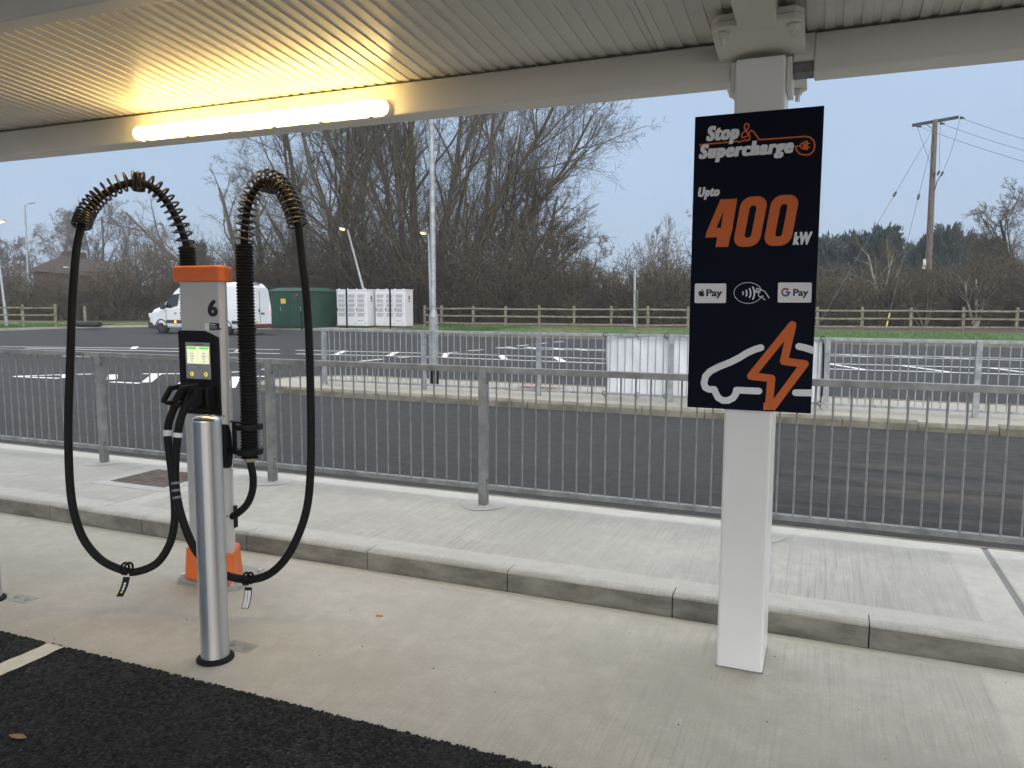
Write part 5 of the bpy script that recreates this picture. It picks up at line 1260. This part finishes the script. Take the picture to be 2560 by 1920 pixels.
# dark weldmesh fence behind the kiosk and the cabinets
mp_ = [at(x, 800, D)[:2] for x, D in ((636, 55), (700, 54.5), (770, 54), (845, 53.5), (920, 53.2), (985, 53), (1047, 52.8), (1078, 52.8))]
mf = thing('mesh_fence', 'dark weldmesh fence behind the green kiosk and white cabinets', 'fence', (*mp_[0], 0.15))
for i, p in enumerate(mp_):
    MB().box((p[0] - 0.05, p[1] - 0.04, 0.05), (p[0] + 0.05, p[1] + 0.04, 3.35)).build('post', 'blackplastic', mf)
    if i == len(mp_) - 1: break
    q_ = mp_[i + 1]; g = MB(); L = np.linalg.norm(q_ - p); k = int(L / 0.055)
    for u in np.linspace(0.02, 0.98, k):
        c = p + (q_ - p) * u; g.add([(c[0] - 0.005, c[1], 0.2), (c[0] + 0.005, c[1], 0.2), (c[0] + 0.005, c[1], 3.3), (c[0] - 0.005, c[1], 3.3)], [(0, 1, 2, 3)])
    for z in np.linspace(0.3, 3.28, 15):
        g.tube([(*p, z), (*q_, z)], 0.006, 4, False)
    tag(g.build('mesh_panel', 'blackplastic', mf), kind='stuff')

# ------------------------------------------------------------------ utility pole
PD = 48.0
pb_ = at(2316, 812, PD); pb_[2] = 0.3; ptop = at(2338, 300, PD)
up = thing('utility_pole', 'wooden utility pole with crossarm and stay wires above the hedge', 'utility pole', pb_)
MB().tube([pb_ - np.array([0, 0, 0.3]), at(2322, 640, PD), ptop], [0.24, 0.20, 0.145], 14).build('pole', 'pole', up)
ca, cb_ = at(2280, 312, PD + 0.6), at(2397, 291, PD - 0.6)
dd = (cb_ - ca) / np.linalg.norm(cb_ - ca); nrm_ = np.cross(dd, (0, 0, 1.0)); nrm_ /= np.linalg.norm(nrm_)
V = []
for q in (ca, cb_):
    for sx, sz in ((-1, -1), (1, -1), (1, 1), (-1, 1)): V.append(q + nrm_ * 0.09 * sx + np.array([0, 0, 0.085 * sz]) - nrm_ * 0.2)
MB().add(V, [(0, 1, 5, 4), (1, 2, 6, 5), (2, 3, 7, 6), (3, 0, 4, 7), (0, 3, 2, 1), (4, 5, 6, 7)]).build('crossarm', 'darktrim', up)
ins = [at(2293, 315, PD), at(2351, 308, PD - 0.3), at(2401, 294, PD - 0.6)]
for q in ins: MB().tube([q, q + (_R * 0.25 - np.array([0, 0, 0.04]))], [0.09, 0.05], 8).build('insulator', 'darktrim', up)
MB().tube([at(2318, 312, PD), at(2334, 325, PD)], 0.03, 6).build('brace', 'galv_dull', up)
ends = [at(2700, 442, 44), at(2700, 412, 43.5), at(2700, 382, 43)]
for q, e_ in zip(ins, ends):
    MB().tube([q + (e_ - q) * t - np.array([0, 0, 0.5 * 4 * t * (1 - t) * 0.3]) for t in np.linspace(0, 1, 12)], 0.013, 5).build('wire', 'wire', up)
sw = [at(2337, 432, PD - 0.3), at(2348, 428, PD - 0.3), at(2357, 430, PD - 0.4)]
for q, s_ in zip(ins, sw):
    MB().tube([q + (s_ - q) * t + np.array([0, 0, -0.35 * math.sin(t * math.pi)]) * (0.4 if q is ins[0] else 1) for t in np.linspace(0, 1, 10)], 0.013, 5).build('dropper', 'wire', up)
for q in sw: MB().tube([q, q + np.array([0, 0, -0.25]) - _R * 0.1], [0.07, 0.05], 8).build('cable_end', 'darktrim', up)
MB().tube([at(2357, 430, PD - 0.4), at(2342, 455, PD - 0.35), at(2337, 475, PD - 0.3)], 0.03, 6).build('tail_cable', 'darktrim', up)
for top_, gnd, ib in ((at(2328, 330, PD), at(2078, 757, 44.5), (2233, 493)), (at(2330, 355, PD), at(2232, 752, 45.0), (2295, 484))):
    g2 = gnd.copy(); MB().tube([top_, g2], 0.014, 5).build('stay_wire', 'wire', up)
    t = (ib[1] - 330) / (757 - 330); c = top_ + (g2 - top_) * t; d = (g2 - top_) / np.linalg.norm(g2 - top_); MB().tube([c - d * 0.16, c + d * 0.16], 0.075, 8).build('stay_insulator', 'darktrim', up)
    e0 = g2 + d * 0.2; L = (g2[2] - 0.3) / -d[2]
    MB().tube([g2, g2 + d * L], 0.018, 5).build('stay_rod', 'wire', up)
    for a, b in ((0.45, 0.62), (0.72, 0.92)):
        if gnd[0] > 0.5: MB().tube([g2 + d * L * a, g2 + d * L * b], 0.045, 6).build('yellow_guard', 'yellow', up)
MB().box(at(2311, 660, PD - 0.3) - np.array([0.08, 0.02, 0.3]), at(2311, 660, PD - 0.3) + np.array([0.08, 0.02, 0.3])).build('notice', 'paint_cream', up)
MB().lathe([(0.20, -0.04), (0.225, -0.04), (0.225, 0.04), (0.20, 0.04)], at(2321, 677, PD), 14).build('band', 'darktrim', up)

# ------------------------------------------------------------------ house behind the hedge
hD = 82.0
hz = 0.3; A = at(75, 700, hD); B = at(330, 700, hD + 3)
hs = thing('house', 'brown tiled house with hipped roof and two chimneys behind the hedge', 'house', ((A[0] + B[0]) / 2, (A[1] + B[1]) / 2, hz))
ax = (B - A); ax[2] = 0; HL = np.linalg.norm(ax); ax /= HL; ay = np.array([-ax[1], ax[0], 0]);
if ay @ _F < 0: ay = -ay
def hp_(u, v, z): return A * np.array([1, 1, 0]) + ax * u + ay * v + np.array([0, 0, z])
ez = at(75, 676, hD)[2]; rz = at(150, 628, hD)[2]
g = MB(); V = [hp_(0.3, 0.3, hz), hp_(HL - 0.3, 0.3, hz), hp_(HL - 0.3, 7, hz), hp_(0.3, 7, hz), hp_(0.3, 0.3, ez), hp_(HL - 0.3, 0.3, ez), hp_(HL - 0.3, 7, ez), hp_(0.3, 7, ez)]
g.add(V, [(0, 1, 5, 4), (1, 2, 6, 5), (2, 3, 7, 6), (3, 0, 4, 7), (4, 5, 6, 7)]); g.build('wall', 'brick', hs)
g = MB(); V = [hp_(-0.2, -0.2, ez), hp_(HL + 0.2, -0.2, ez - 0.9), hp_(HL + 0.2, 7.4, ez - 0.9), hp_(-0.2, 7.4, ez), hp_(2.9, 3.5, rz), hp_(HL - 5.6, 3.5, rz - 0.1), hp_(HL - 4.6, 3.5, rz - 0.7), hp_(HL - 1.6, 3.5, rz - 0.8)]
g.add(V, [(0, 1, 7, 6, 5, 4), (1, 2, 7), (2, 3, 4, 5, 6, 7), (3, 0, 4), (0, 3, 2, 1)]); rf = g.build('roof', 'tile', hs)
for u, zt in ((3.0, 622), (4.2, 624)):
    c = hp_(u, 3.5, rz); zz = at(130, zt, hD)[2]
    MB().box((c[0] - 0.42, c[1] - 0.42, rz - 0.8), (c[0] + 0.42, c[1] + 0.42, zz)).build('chimney', 'brick', rf)
for u in (5.9, 8.2):
    P = [hp_(u, 0.27, ez - 1.6), hp_(u + 1.0, 0.27, ez - 1.6), hp_(u + 1.0, 0.27, ez - 0.6), hp_(u, 0.27, ez - 0.6)]
    wnd = MB().add(P, [(0, 1, 2, 3)]).build('window', 'render', hs)
    MB().add([p_ - ay * 0.03 * 1 + (np.mean(P, 0) - p_) * 0.15 for p_ in P], [(0, 1, 2, 3)]).build('pane', 'glass', wnd)

# ------------------------------------------------------------------ far hill and town
V = []; hx = np.linspace(-700, 500, 60)
for d, sc_ in ((330, 0.0), (380, 0.6), (440, 1.0), (520, 0.9)):
    for x in hx: V.append((x, d, -1 + sc_ * (10.5 + 2.2 * math.sin(x * 0.02) + 1.2 * math.sin(x * 0.071 + 1))))
F = [(r * 60 + i, r * 60 + i + 1, (r + 1) * 60 + i + 1, (r + 1) * 60 + i) for r in range(3) for i in range(59)]
tag(MB().add(V, F, True).build('hills', 'hill'), kind='structure')
for i, (x, y, w_, mm, lab) in enumerate(((1499, 683, 5.5, 'brick', 'tiny brick block standing highest on the far skyline'), (1490, 694, 6, 'render', 'tiny pale house on the far hill under the brick block'), (1518, 693, 6, 'render', 'tiny pale house in the middle of the far hill'), (1540, 692, 7, 'render', 'tiny white house at the far end of the hill by the birches'))):
    q = at(x, y, 420); t = thing('far_house', lab, 'house', q - np.array([0, 0, 3.0]), 'houses on the far hill')
    MB().box(q - np.array([w_ / 2, 3, 4]), q + np.array([w_ / 2, 3, 1.2])).build('wall', mm, t)
    MB().prism([(q[0] - w_ / 2 - 0.3, q[2] + 1.2), (q[0] + w_ / 2 + 0.3, q[2] + 1.2), (q[0] + w_ / 4, q[2] + 3.0), (q[0] - w_ / 4, q[2] + 3.0)], 'y', q[1] - 3.2, q[1] + 3.2).build('roof', 'tile', t)
    MB().box(q + np.array([-0.8, -3.05, -1.2]), q + np.array([0.8, -3.0, 0.4])).build('window', 'glass', t)


# ------------------------------------------------------------------ trees
def unit(v): return v / (np.linalg.norm(v, axis=-1, keepdims=True) + 1e-9)


def grow(start, dirn, L, k, up=0.0, wig=0.15, bend=None):
    """N branch paths at once: start (N,3), dirn (N,3), L (N,) -> (N,k,3)."""
    N = len(start); P = np.empty((N, k, 3)); P[:, 0] = start; d = unit(dirn)
    for j in range(1, k):
        d = d + rng.normal(0, wig, (N, 3)); d[:, 2] += up
        d = unit(d); P[:, j] = P[:, j - 1] + d * (L / (k - 1))[:, None]
    return P


def spawn(P, Rr, n, t0, t1, ang, ratio, k, up=0.0, wig=0.15, rr=0.45, rmin=0.004, taper=0.25, flat=None):
    N, kk, _ = P.shape; pi = np.repeat(np.arange(N), n); M = len(pi)
    t = t0 + (t1 - t0) * rng.random(M); f = t * (kk - 1); i = np.minimum(f.astype(int), kk - 2); fr = (f - i)[:, None]
    s = P[pi, i] * (1 - fr) + P[pi, i + 1] * fr; tang = unit(P[pi, i + 1] - P[pi, i]); r0 = Rr[pi, i] * (1 - fr[:, 0]) + Rr[pi, i + 1] * fr[:, 0]
    a = unit(np.cross(tang, rng.normal(size=(M, 3)))); th = np.radians(ang[0] + (ang[1] - ang[0]) * rng.random(M))[:, None]
    d = tang * np.cos(th) + a * np.sin(th)
    Lp = np.linalg.norm(np.diff(P, axis=1), axis=2).sum(1)[pi]; L = Lp * ratio * (1.15 - 0.6 * t) * (0.6 + 0.7 * rng.random(M))
    Q = grow(s, d, L, k, up, wig); R0 = np.maximum(r0 * rr, rmin); Rq = R0[:, None] * np.linspace(1, taper, k)[None]
    return Q, np.maximum(Rq, rmin * 0.6)


def tubes(P, Rr, n):
    N, k, _ = P.shape; T = unit(np.gradient(P, axis=1)); ref = np.where(np.abs(T[..., 2:3]) > 0.9, np.array([1.0, 0, 0]), np.array([0, 0, 1.0]))
    A = unit(np.cross(T, ref)); B = np.cross(T, A); th = np.arange(n) * 2 * math.pi / n
    V = P[:, :, None] + Rr[:, :, None, None] * (np.cos(th)[None, None, :, None] * A[:, :, None] + np.sin(th)[None, None, :, None] * B[:, :, None])
    idx = np.arange(N * k * n).reshape(N, k, n); a = idx[:, :-1]; b = idx[:, 1:]
    Q = np.stack([a, np.roll(a, -1, 2), np.roll(b, -1, 2), b], -1).reshape(-1, 4); return V.reshape(-1, 3), Q


def ribbons(P, Rr):
    N, k, _ = P.shape; a = unit(rng.normal(size=(N, 1, 3))); T = unit(np.gradient(P, axis=1)); S = unit(np.cross(T, a)) * Rr[..., None]
    V = np.stack([P - S, P + S], 2); idx = np.arange(N * k * 2).reshape(N, k, 2); a, b = idx[:, :-1], idx[:, 1:]
    return V.reshape(-1, 3), np.stack([a[..., 0], a[..., 1], b[..., 1], b[..., 0]], -1).reshape(-1, 4)


def join(parts):
    V = []; Q = []; o = 0
    for v, q in parts: V.append(v); Q.append(q + o); o += len(v)
    return np.concatenate(V), np.concatenate(Q)


def leaves(C_, size, zs=0.6):
    N = len(C_); a = unit(rng.normal(size=(N, 3))); b = unit(np.cross(a, rng.normal(size=(N, 3)))); s = (size * (0.5 + rng.random(N)))[:, None]
    V = np.stack([C_ - a * s, C_ + b * s * zs, C_ + a * s, C_ - b * s * zs], 1).reshape(-1, 3); return V, np.arange(4 * N).reshape(-1, 4)


def tree_thing(name, label, base, parts, cat='tree', group=None):
    """parts: list of (part name, [(V,Q)...], material)"""
    t = thing(name, label, cat, base, group); o = np.array(base)
    for nm, pq, mm in parts:
        V, Q = join(pq); link(nm, fast_mesh(nm, V - o, Q), mm, t)
    return t


VD = unit(np.array([_R[0], _R[1], 0.0])); VB = unit(np.array([_F[0], _F[1], 0.0]))     # across / away from the viewer


def bare_tree(label, base, stems, bark, twig, lv=(9, 8, 6, 5), ang=((25, 55), (25, 60), (20, 60), (20, 60)), ratio=(0.5, 0.5, 0.5, 0.5), up=(0.05, 0.03, 0.02, 0.0), t0=0.3, ivy=0, wig=0.12, rmin=0.010, group=None, name='bare_tree', droop=0.0):
    """stems: list of (sideways, away, lean_x, lean_y, length, radius)."""
    base = np.array(base, float)
    S = np.array([base + VD * s[0] + VB * s[1] for s in stems]); D = np.array([VD * s[2] + VB * s[3] + np.array([0, 0, 1.0]) for s in stems])
    L = np.array([s[4] for s in stems]); r = np.array([s[5] for s in stems])
    P0 = grow(S, D, L, 14, 0.02, wig * 0.45); R0 = r[:, None] * np.linspace(1.15, 0.28, 14)[None] ** 0.8
    lev = [(P0, R0)]; tr = [tubes(P0, R0, 8)]; cr = []
    P, Rr = P0, R0
    for i, n in enumerate(lv):
        P, Rr = spawn(P, Rr, n, t0 if i == 0 else 0.2, 1.0, ang[i], ratio[i], 6 if i < 2 else (4 if i < len(lv) - 1 else 3), up[i] - (droop if i >= len(lv) - 2 else 0), wig, 0.5, rmin, 0.3)
        (tr if i == 0 else cr).append(tubes(P, Rr, 5 if i < 1 else 3) if i < len(lv) - 1 else ribbons(P, Rr * 1.0)); lev.append((P, Rr))
    parts = [('trunk', tr, bark), ('crown', cr, twig)]
    if ivy:
        k = rng.integers(0, len(P0), ivy); f = rng.random(ivy) ** 1.2 * 8.5; i = f.astype(int); fr = (f - i)[:, None]
        c = P0[k, i] * (1 - fr) + P0[k, i + 1] * fr + rng.normal(0, 0.22, (ivy, 3)) * np.array([1, 1, 1.2]); parts.append(('ivy', [leaves(c, 0.07)], 'ivy'))
    return tree_thing(name, label, base, parts, group=group)


def gnd(x, D, z=0.28):
    p = at(x, 800, D); p[2] = z; return p


# the great many-stemmed willow behind the cabinets
bare_tree('great many-stemmed bare willow towering behind the white cabinets', gnd(1055, 58),
          [(-0.4, 0, 0.0, 0, 20, 0.36), (0.9, 0.5, 0.08, .05, 20, 0.25), (-1.6, 0.3, -0.12, 0.0, 20, 0.24), (-2.6, 0.8, -0.24, .1, 19, 0.22), (-3.6, -0.2, -0.40, -.05, 18, 0.2), (2.0, 0.2, 0.2, 0, 19, 0.24), (2.6, -0.3, 0.36, -.1, 19, 0.24), (3.2, 0.4, 0.55, .1, 18, 0.22), (0.2, 1.2, 0.02, .25, 18, 0.2), (3.0, 1.0, 0.78, .0, 16, 0.18), (-4.4, 0.6, -0.15, .1, 18, 0.18), (1.5, 1.5, 0.12, .2, 19, 0.2), (4.2, 0.8, 0.3, 0, 15, 0.17), (-0.9, -0.6, -0.05, -.1, 20, 0.22)],
          'bark', 'bark', lv=(12, 9, 7, 5), ang=((18, 48), (20, 52), (20, 58), (20, 60)), ratio=(0.47, 0.5, 0.5, 0.7), up=(0.09, 0.06, 0.04, 0.02), ivy=9000, t0=0.12, rmin=0.0095)
bare_tree('bare ivy-clad tree leaning over the green kiosk', gnd(755, 60),
          [(0, 0, -0.1, 0, 17, 0.24), (1.6, 0.5, 0.05, 0, 18, 0.26), (3.0, 0.3, 0.1, .1, 18, 0.24), (2.2, 0.8, 0.22, .1, 17, 0.2), (0.8, 0, -0.22, .0, 16, 0.2)],
          'bark', 'bark', lv=(11, 8, 7, 5), ang=((16, 45), (18, 50), (20, 55), (20, 60)), ratio=(0.46, 0.48, 0.5, 0.7), ivy=9000, t0=0.12, rmin=0.0095)
bare_tree('bare spreading tree reaching past the right cable arm', gnd(640, 64),
          [(0, 0, -0.35, 0, 11, 0.28), (-0.5, 0.2, -1.3, 0, 13, 0.22), (0.5, 0, 0.0, 0, 12, 0.25), (-0.4, 0, -2.6, .2, 12, 0.17)],
          'bark_grey', 'bark', lv=(8, 6, 5, 4), ratio=(0.45, 0.48, 0.5, 0.55), ivy=800, t0=0.25, rmin=0.011)
bare_tree('bare tree with an ivy-dark crown at the end of the willow', gnd(1325, 57),
          [(0, 0, 0.0, 0, 10.5, 0.3), (0.4, 0, 0.18, 0, 9.5, 0.25), (-0.5, 0.3, -0.15, 0, 11, 0.26)], 'bark', 'bark', lv=(11, 9, 6, 6), ivy=6000, t0=0.2, rmin=0.011)
bare_tree('low round bare thorn tree at the gap to the far town', gnd(1415, 55),
          [(0, 0, 0.1, 0, 5.6, 0.16), (0.4, 0, 0.4, 0, 5.0, 0.14), (-0.5, 0.3, -0.2, 0, 6.2, 0.16), (-1.0, 0.3, -0.1, 0, 6.6, 0.16)], 'bark', 'bark', lv=(12, 9, 7, 6), t0=0.12, rmin=0.011)
bare_tree('weeping silver birch rising over the house roof', gnd(140, 92), [(0, 0, 0.0, 0, 11.5, 0.16), (1.8, 0, 0.06, 0, 11.0, 0.14), (-0.8, 0, -0.12, 0, 8.5, 0.1)], 'bark_grey', 'birch', lv=(12, 9, 7, 5), t0=0.4, rmin=0.016, droop=0.5, ratio=(0.36, 0.5, 0.7, 0.6))
bare_tree('pale bare tree behind the house beside the cable', gnd(265, 100), [(0, 0, 0.05, 0, 12.5, 0.22), (1, 0, 0.3, 0, 11.5, 0.18), (-1, 0, -0.2, 0, 12, 0.2)], 'bark_grey', 'bark_grey', lv=(11, 9, 7, 6), t0=0.3, rmin=0.016)
bare_tree('fine bare tree between the left cable arm and the charger', gnd(392, 95), [(0, 0, 0.0, 0, 9.5, 0.18), (-1.5, 0, -0.2, 0, 9, 0.16), (1.5, 0, 0.1, 0, 8.0, 0.14)], 'bark_grey', 'bark_grey', lv=(11, 9, 7, 6), t0=0.25, rmin=0.016)
bare_tree('small bare tree at the far edge beside the tall lamp post', gnd(25, 95), [(0, 0, 0.05, 0, 7.5, 0.16), (-1.5, 0, -0.1, 0, 7.8, 0.16), (1.6, 0, 0.1, 0, 6.5, 0.12)], 'bark_grey', 'bark_grey', lv=(11, 9, 6, 6), t0=0.25, rmin=0.016)
for x, D, h, lab in ((1578, 62, 6.9, 'slender birch just behind the galvanised pipe post'), (1612, 64, 7.4, 'slender birch with drooping twigs, second from the pipe post'), (1650, 62, 7.8, 'tallest slender birch of the row'), (1676, 60, 7.2, 'slender birch nearest the sign board')):
    bare_tree(lab, gnd(x, D), [(0, 0, 0.03, 0, h, 0.065), (0.25, 0.1, 0.10, 0, h * 0.85, 0.05)], 'birch_bark', 'birch', lv=(12, 7, 5), ang=((15, 35), (20, 40), (20, 50)), ratio=(0.28, 0.45, 0.5), up=(0.12, 0.05, 0.0), t0=0.35, rmin=0.010, group='birches in a row')
bare_tree('pale bare tree partly hidden by the sign board', gnd(1745, 58), [(0, 0, -0.05, 0, 6.8, 0.14), (0.6, 0, 0.15, 0, 6.2, 0.12)], 'bark_grey', 'bark_grey', lv=(10, 8, 5, 3), t0=0.25, rmin=0.011)
bare_tree('pale-trunked small tree in the hedge under the stay wires', gnd(2197, 50), [(0, 0, -0.08, 0, 5.0, 0.11), (0.1, 0, 0.18, 0, 4.8, 0.09)], 'birch_bark', 'bark', lv=(9, 8, 6, 5), t0=0.35, rmin=0.009)
bare_tree('bushy bare tree at the right edge above the hedge', gnd(2545, 52), [(0, 0, -0.15, 0, 7.4, 0.2), (0.7, 0, 0.05, 0, 7.8, 0.22), (-0.6, 0, -0.5, 0, 6.0, 0.14), (1.6, 0, 0.2, 0, 7.4, 0.2)], 'bark', 'bark', lv=(12, 9, 7, 6), t0=0.15, rmin=0.010, ivy=1500)
bare_tree('pale-stemmed thorn bush just inside the fence right of the pole', gnd(2437, 46.5), [(0, 0, -0.3, 0, 2.9, 0.09), (0.1, 0, 0.35, 0, 2.8, 0.08), (0.05, 0, 0.02, 0, 3.0, 0.09)], 'birch_bark', 'bark', lv=(9, 8, 6, 5), t0=0.3, rmin=0.008)
bare_tree('thorn bush at the foot of the utility pole', gnd(2310, 47), [(0, 0, -0.5, 0, 3.0, 0.06), (0.1, 0, 0.5, 0, 3.0, 0.06), (0.05, 0, 0.1, 0, 3.0, 0.06), (-0.2, 0, -0.9, 0, 2.8, 0.05)], 'bark_grey', 'bark', lv=(9, 8, 6, 5), t0=0.2, rmin=0.008)


def conifer(label, base, h, r, n=8000, lean=0.0):
    base = np.array(base, float); P0 = grow(base[None], np.array([[lean, 0, 1.0]]), np.array([h * 0.95]), 8, 0.05, 0.02); R0 = np.linspace(0.18, 0.03, 8)[None]
    br, brr = spawn(P0, R0, 150, 0.12, 1.0, (50, 85), 0.0001, 4)
    t = rng.random(170) ** 0.9; f = t * 7; i = np.minimum(f.astype(int), 6); s = P0[0, i] * (1 - (f - i))[:, None] + P0[0, i + 1] * (f - i)[:, None]
    an = rng.random(170) * 6.283; L = r * 1.25 * (0.25 + 0.75 * np.sqrt(1 - t * 0.93)) * (0.6 + 0.55 * rng.random(170)); dr = np.stack([np.cos(an), np.sin(an), 0.35 + 0.5 * rng.random(170) + t], 1)
    Bp = grow(s, dr, L, 5, 0.08, 0.08); Br = np.full((170, 5), 0.025) * np.linspace(1, 0.3, 5)
    k = rng.integers(0, 170, n); f = 0.8 + 3.2 * rng.random(n) ** 0.7; i = np.minimum(f.astype(int), 3); c = Bp[k, i] * (1 - (f - i))[:, None] + Bp[k, i + 1] * (f - i)[:, None] + rng.normal(0, 0.16, (n, 3))
    d = unit(dr[k] + rng.normal(0, 0.45, (n, 3))); b = unit(np.cross(d, rng.normal(size=(n, 3)))); ss = (0.16 + 0.2 * rng.random(n))[:, None]
    V = np.stack([c - d * ss, c + b * ss * 0.32, c + d * ss * 1.3, c - b * ss * 0.32], 1).reshape(-1, 3)
    tree_thing('conifer', label, base, [('trunk', [tubes(P0, R0, 8)], 'bark'), ('branches', [tubes(Bp, Br, 4)], 'bark'), ('crown', [(V, np.arange(4 * n).reshape(-1, 4))], 'conifer')], group='conifers behind the hedge')


def top_h(y, D): return at(1900, y, D)[2] - 0.3
for x, y, D, r, lab in ((2062, 627, 80, 3.2, 'dark conifer beside the edge of the sign board'), (2120, 617, 82, 3.4, 'dark conifer, second from the sign board'), (2165, 612, 80, 3.0, 'dark conifer just before the broad pair under the stay wire'), (2207, 600, 78, 3.4, 'broad dark conifer under the first stay wire'), (2268, 628, 84, 2.2, 'low dark conifer in the dip beside the pole'),
                        (2355, 598, 80, 3.4, 'tall dark conifer directly right of the utility pole'), (2395, 605, 82, 2.8, 'dark conifer with a leaning tip, second right of the pole'), (2462, 625, 80, 3.4, 'dark conifer before the bushy edge tree'), (2010, 640, 82, 3.0, 'dark conifer hidden mostly by the sign board'), (2310, 612, 84, 2.6, 'dark conifer directly behind the utility pole')):
    conifer(lab, gnd(x, D), top_h(y, D), r)
conifer('small dark evergreen between the charger and the right hose', gnd(498, 88), at(498, 628, 88)[2] - 0.3, 2.6)


# ------------------------------------------------------------------ thickets: masses of bramble and thorn stems
def thicket(name, label, pts, dens, seed):
    """pts: list of (px, D, height) giving the ridge of the mass; 3.5 m deep."""
    X = np.array([at(p[0], 800, p[1])[:2] for p in pts]); H = np.array([p[2] for p in pts]); seg = np.concatenate([[0], np.cumsum(np.linalg.norm(np.diff(X, axis=0), axis=1))])
    Ltot = seg[-1]; N = int(Ltot * dens); q = rng.random(N) * Ltot
    bx = np.stack([np.interp(q, seg, X[:, i]) for i in range(2)], 1) + (rng.random(N) * 4.5 - 1.0)[:, None] * VB[None, :2]
    lump = 0.92 + 0.10 * np.sin(q * 0.9 + seed) + 0.08 * np.sin(q * 2.3 + seed * 2) + 0.06 * np.sin(q * 5.1)
    hh = np.interp(q, seg, H) * lump * (0.35 + 0.70 * rng.random(N) ** 0.8)
    S = np.concatenate([bx, np.full((N, 1), 0.2)], 1); D = np.concatenate([rng.normal(0, 0.3, (N, 2)), np.ones((N, 1))], 1)
    P = grow(S, D, hh * 1.08, 5, 0.0, 0.14); Rr = (0.014 + 0.016 * rng.random(N))[:, None] * np.linspace(1, 0.4, 5)
    a = tubes(P, Rr, 3); P2, R2 = spawn(P, Rr, 8, 0.1, 1.0, (20, 75), 0.36, 3, 0.0, 0.2, 0.8, 0.011, 0.5)
    b = ribbons(P2, R2 * 1.2)
    n = N * 26; k = rng.integers(0, len(P2), n); f = rng.random(n)[:, None] * 2; i = np.minimum(f.astype(int), 1)[:, 0]; fr = f - i[:, None]
    c = P2[k, i] * (1 - fr) + P2[k, i + 1] * fr; d = unit(rng.normal(0, 1, (n, 3)) + np.array([0, 0, 0.6])); bb = unit(np.cross(d, rng.normal(size=(n, 3)))); L = (0.12 + 0.34 * rng.random(n))[:, None]; w_ = (0.008 + 0.016 * rng.random(n))[:, None]
    V = np.stack([c - bb * w_, c + bb * w_, c + d * L + bb * w_ * 0.4, c + d * L - bb * w_ * 0.4], 1).reshape(-1, 3)
    VV, QQ = join([a, b, (V, np.arange(4 * n).reshape(-1, 4))])
    o = link(name, fast_mesh(name, VV, QQ), 'thicket'); tag(o, label, 'thicket', kind='stuff')


thicket('thicket', 'brown leafless thicket of bramble below the house', [(-120, 60, 3.9), (60, 59, 3.6), (180, 58, 3.8), (300, 58, 4.6), (430, 60, 6.0), (560, 62, 6.2)], 60, 1.0)
thicket('thicket', 'brown leafless undergrowth beneath the willow behind the cabinets', [(560, 61, 6.0), (760, 59, 8.2), (960, 57, 8.6), (1120, 55, 8.4), (1260, 53, 7.0), (1400, 52.5, 5.2), (1500, 53, 3.4)], 85, 2.2)
thicket('thicket', 'brown hedge of bramble behind the timber fence under the birches', [(1480, 53, 3.6), (1560, 51, 4.2), (1620, 50, 4.8), (1700, 50, 4.8), (1760, 49.5, 4.6), (1900, 49, 4.2), (2060, 48.5, 3.8)], 70, 3.1)
thicket('thicket', 'brown hedge of bramble behind the timber fence by the utility pole', [(2040, 48.5, 3.8), (2180, 48.2, 3.2), (2300, 48.2, 3.4), (2420, 47.5, 3.9), (2560, 46.8, 4.6), (2760, 46, 4.8)], 70, 4.4)
thicket('thicket', 'dim far belt of scrub in front of the conifers', [(1900, 72, 5.2), (2100, 70, 5.0), (2300, 69, 5.0), (2500, 68, 5.6), (2700, 67, 5.8)], 55, 5.5)
thicket('thicket', 'dim far belt of scrub closing the gap below the town', [(1380, 80, 3.8), (1500, 82, 3.6), (1600, 80, 4.6), (1750, 78, 5.6)], 55, 6.5)

# ------------------------------------------------------------------ damp evening air
HZ = bpy.data.materials.new('damp_air'); HZ.use_nodes = True; ht = HZ.node_tree; ht.nodes.clear()
ho = ht.nodes.new('ShaderNodeOutputMaterial'); hv = ht.nodes.new('ShaderNodeVolumePrincipled')
hv.inputs['Color'].default_value = (0.86, 0.91, 0.97, 1); hv.inputs['Density'].default_value = HAZE_DENSITY; hv.inputs['Anisotropy'].default_value = 0.2
ht.links.new(hv.outputs[0], ho.inputs['Volume'])
g = MB(); g.box((-820, -70, -1.2), (820, 620, 26)); hz_o = g.build('haze', HZ); tag(hz_o, 'thin pale evening haze filling the air', 'haze', kind='stuff')
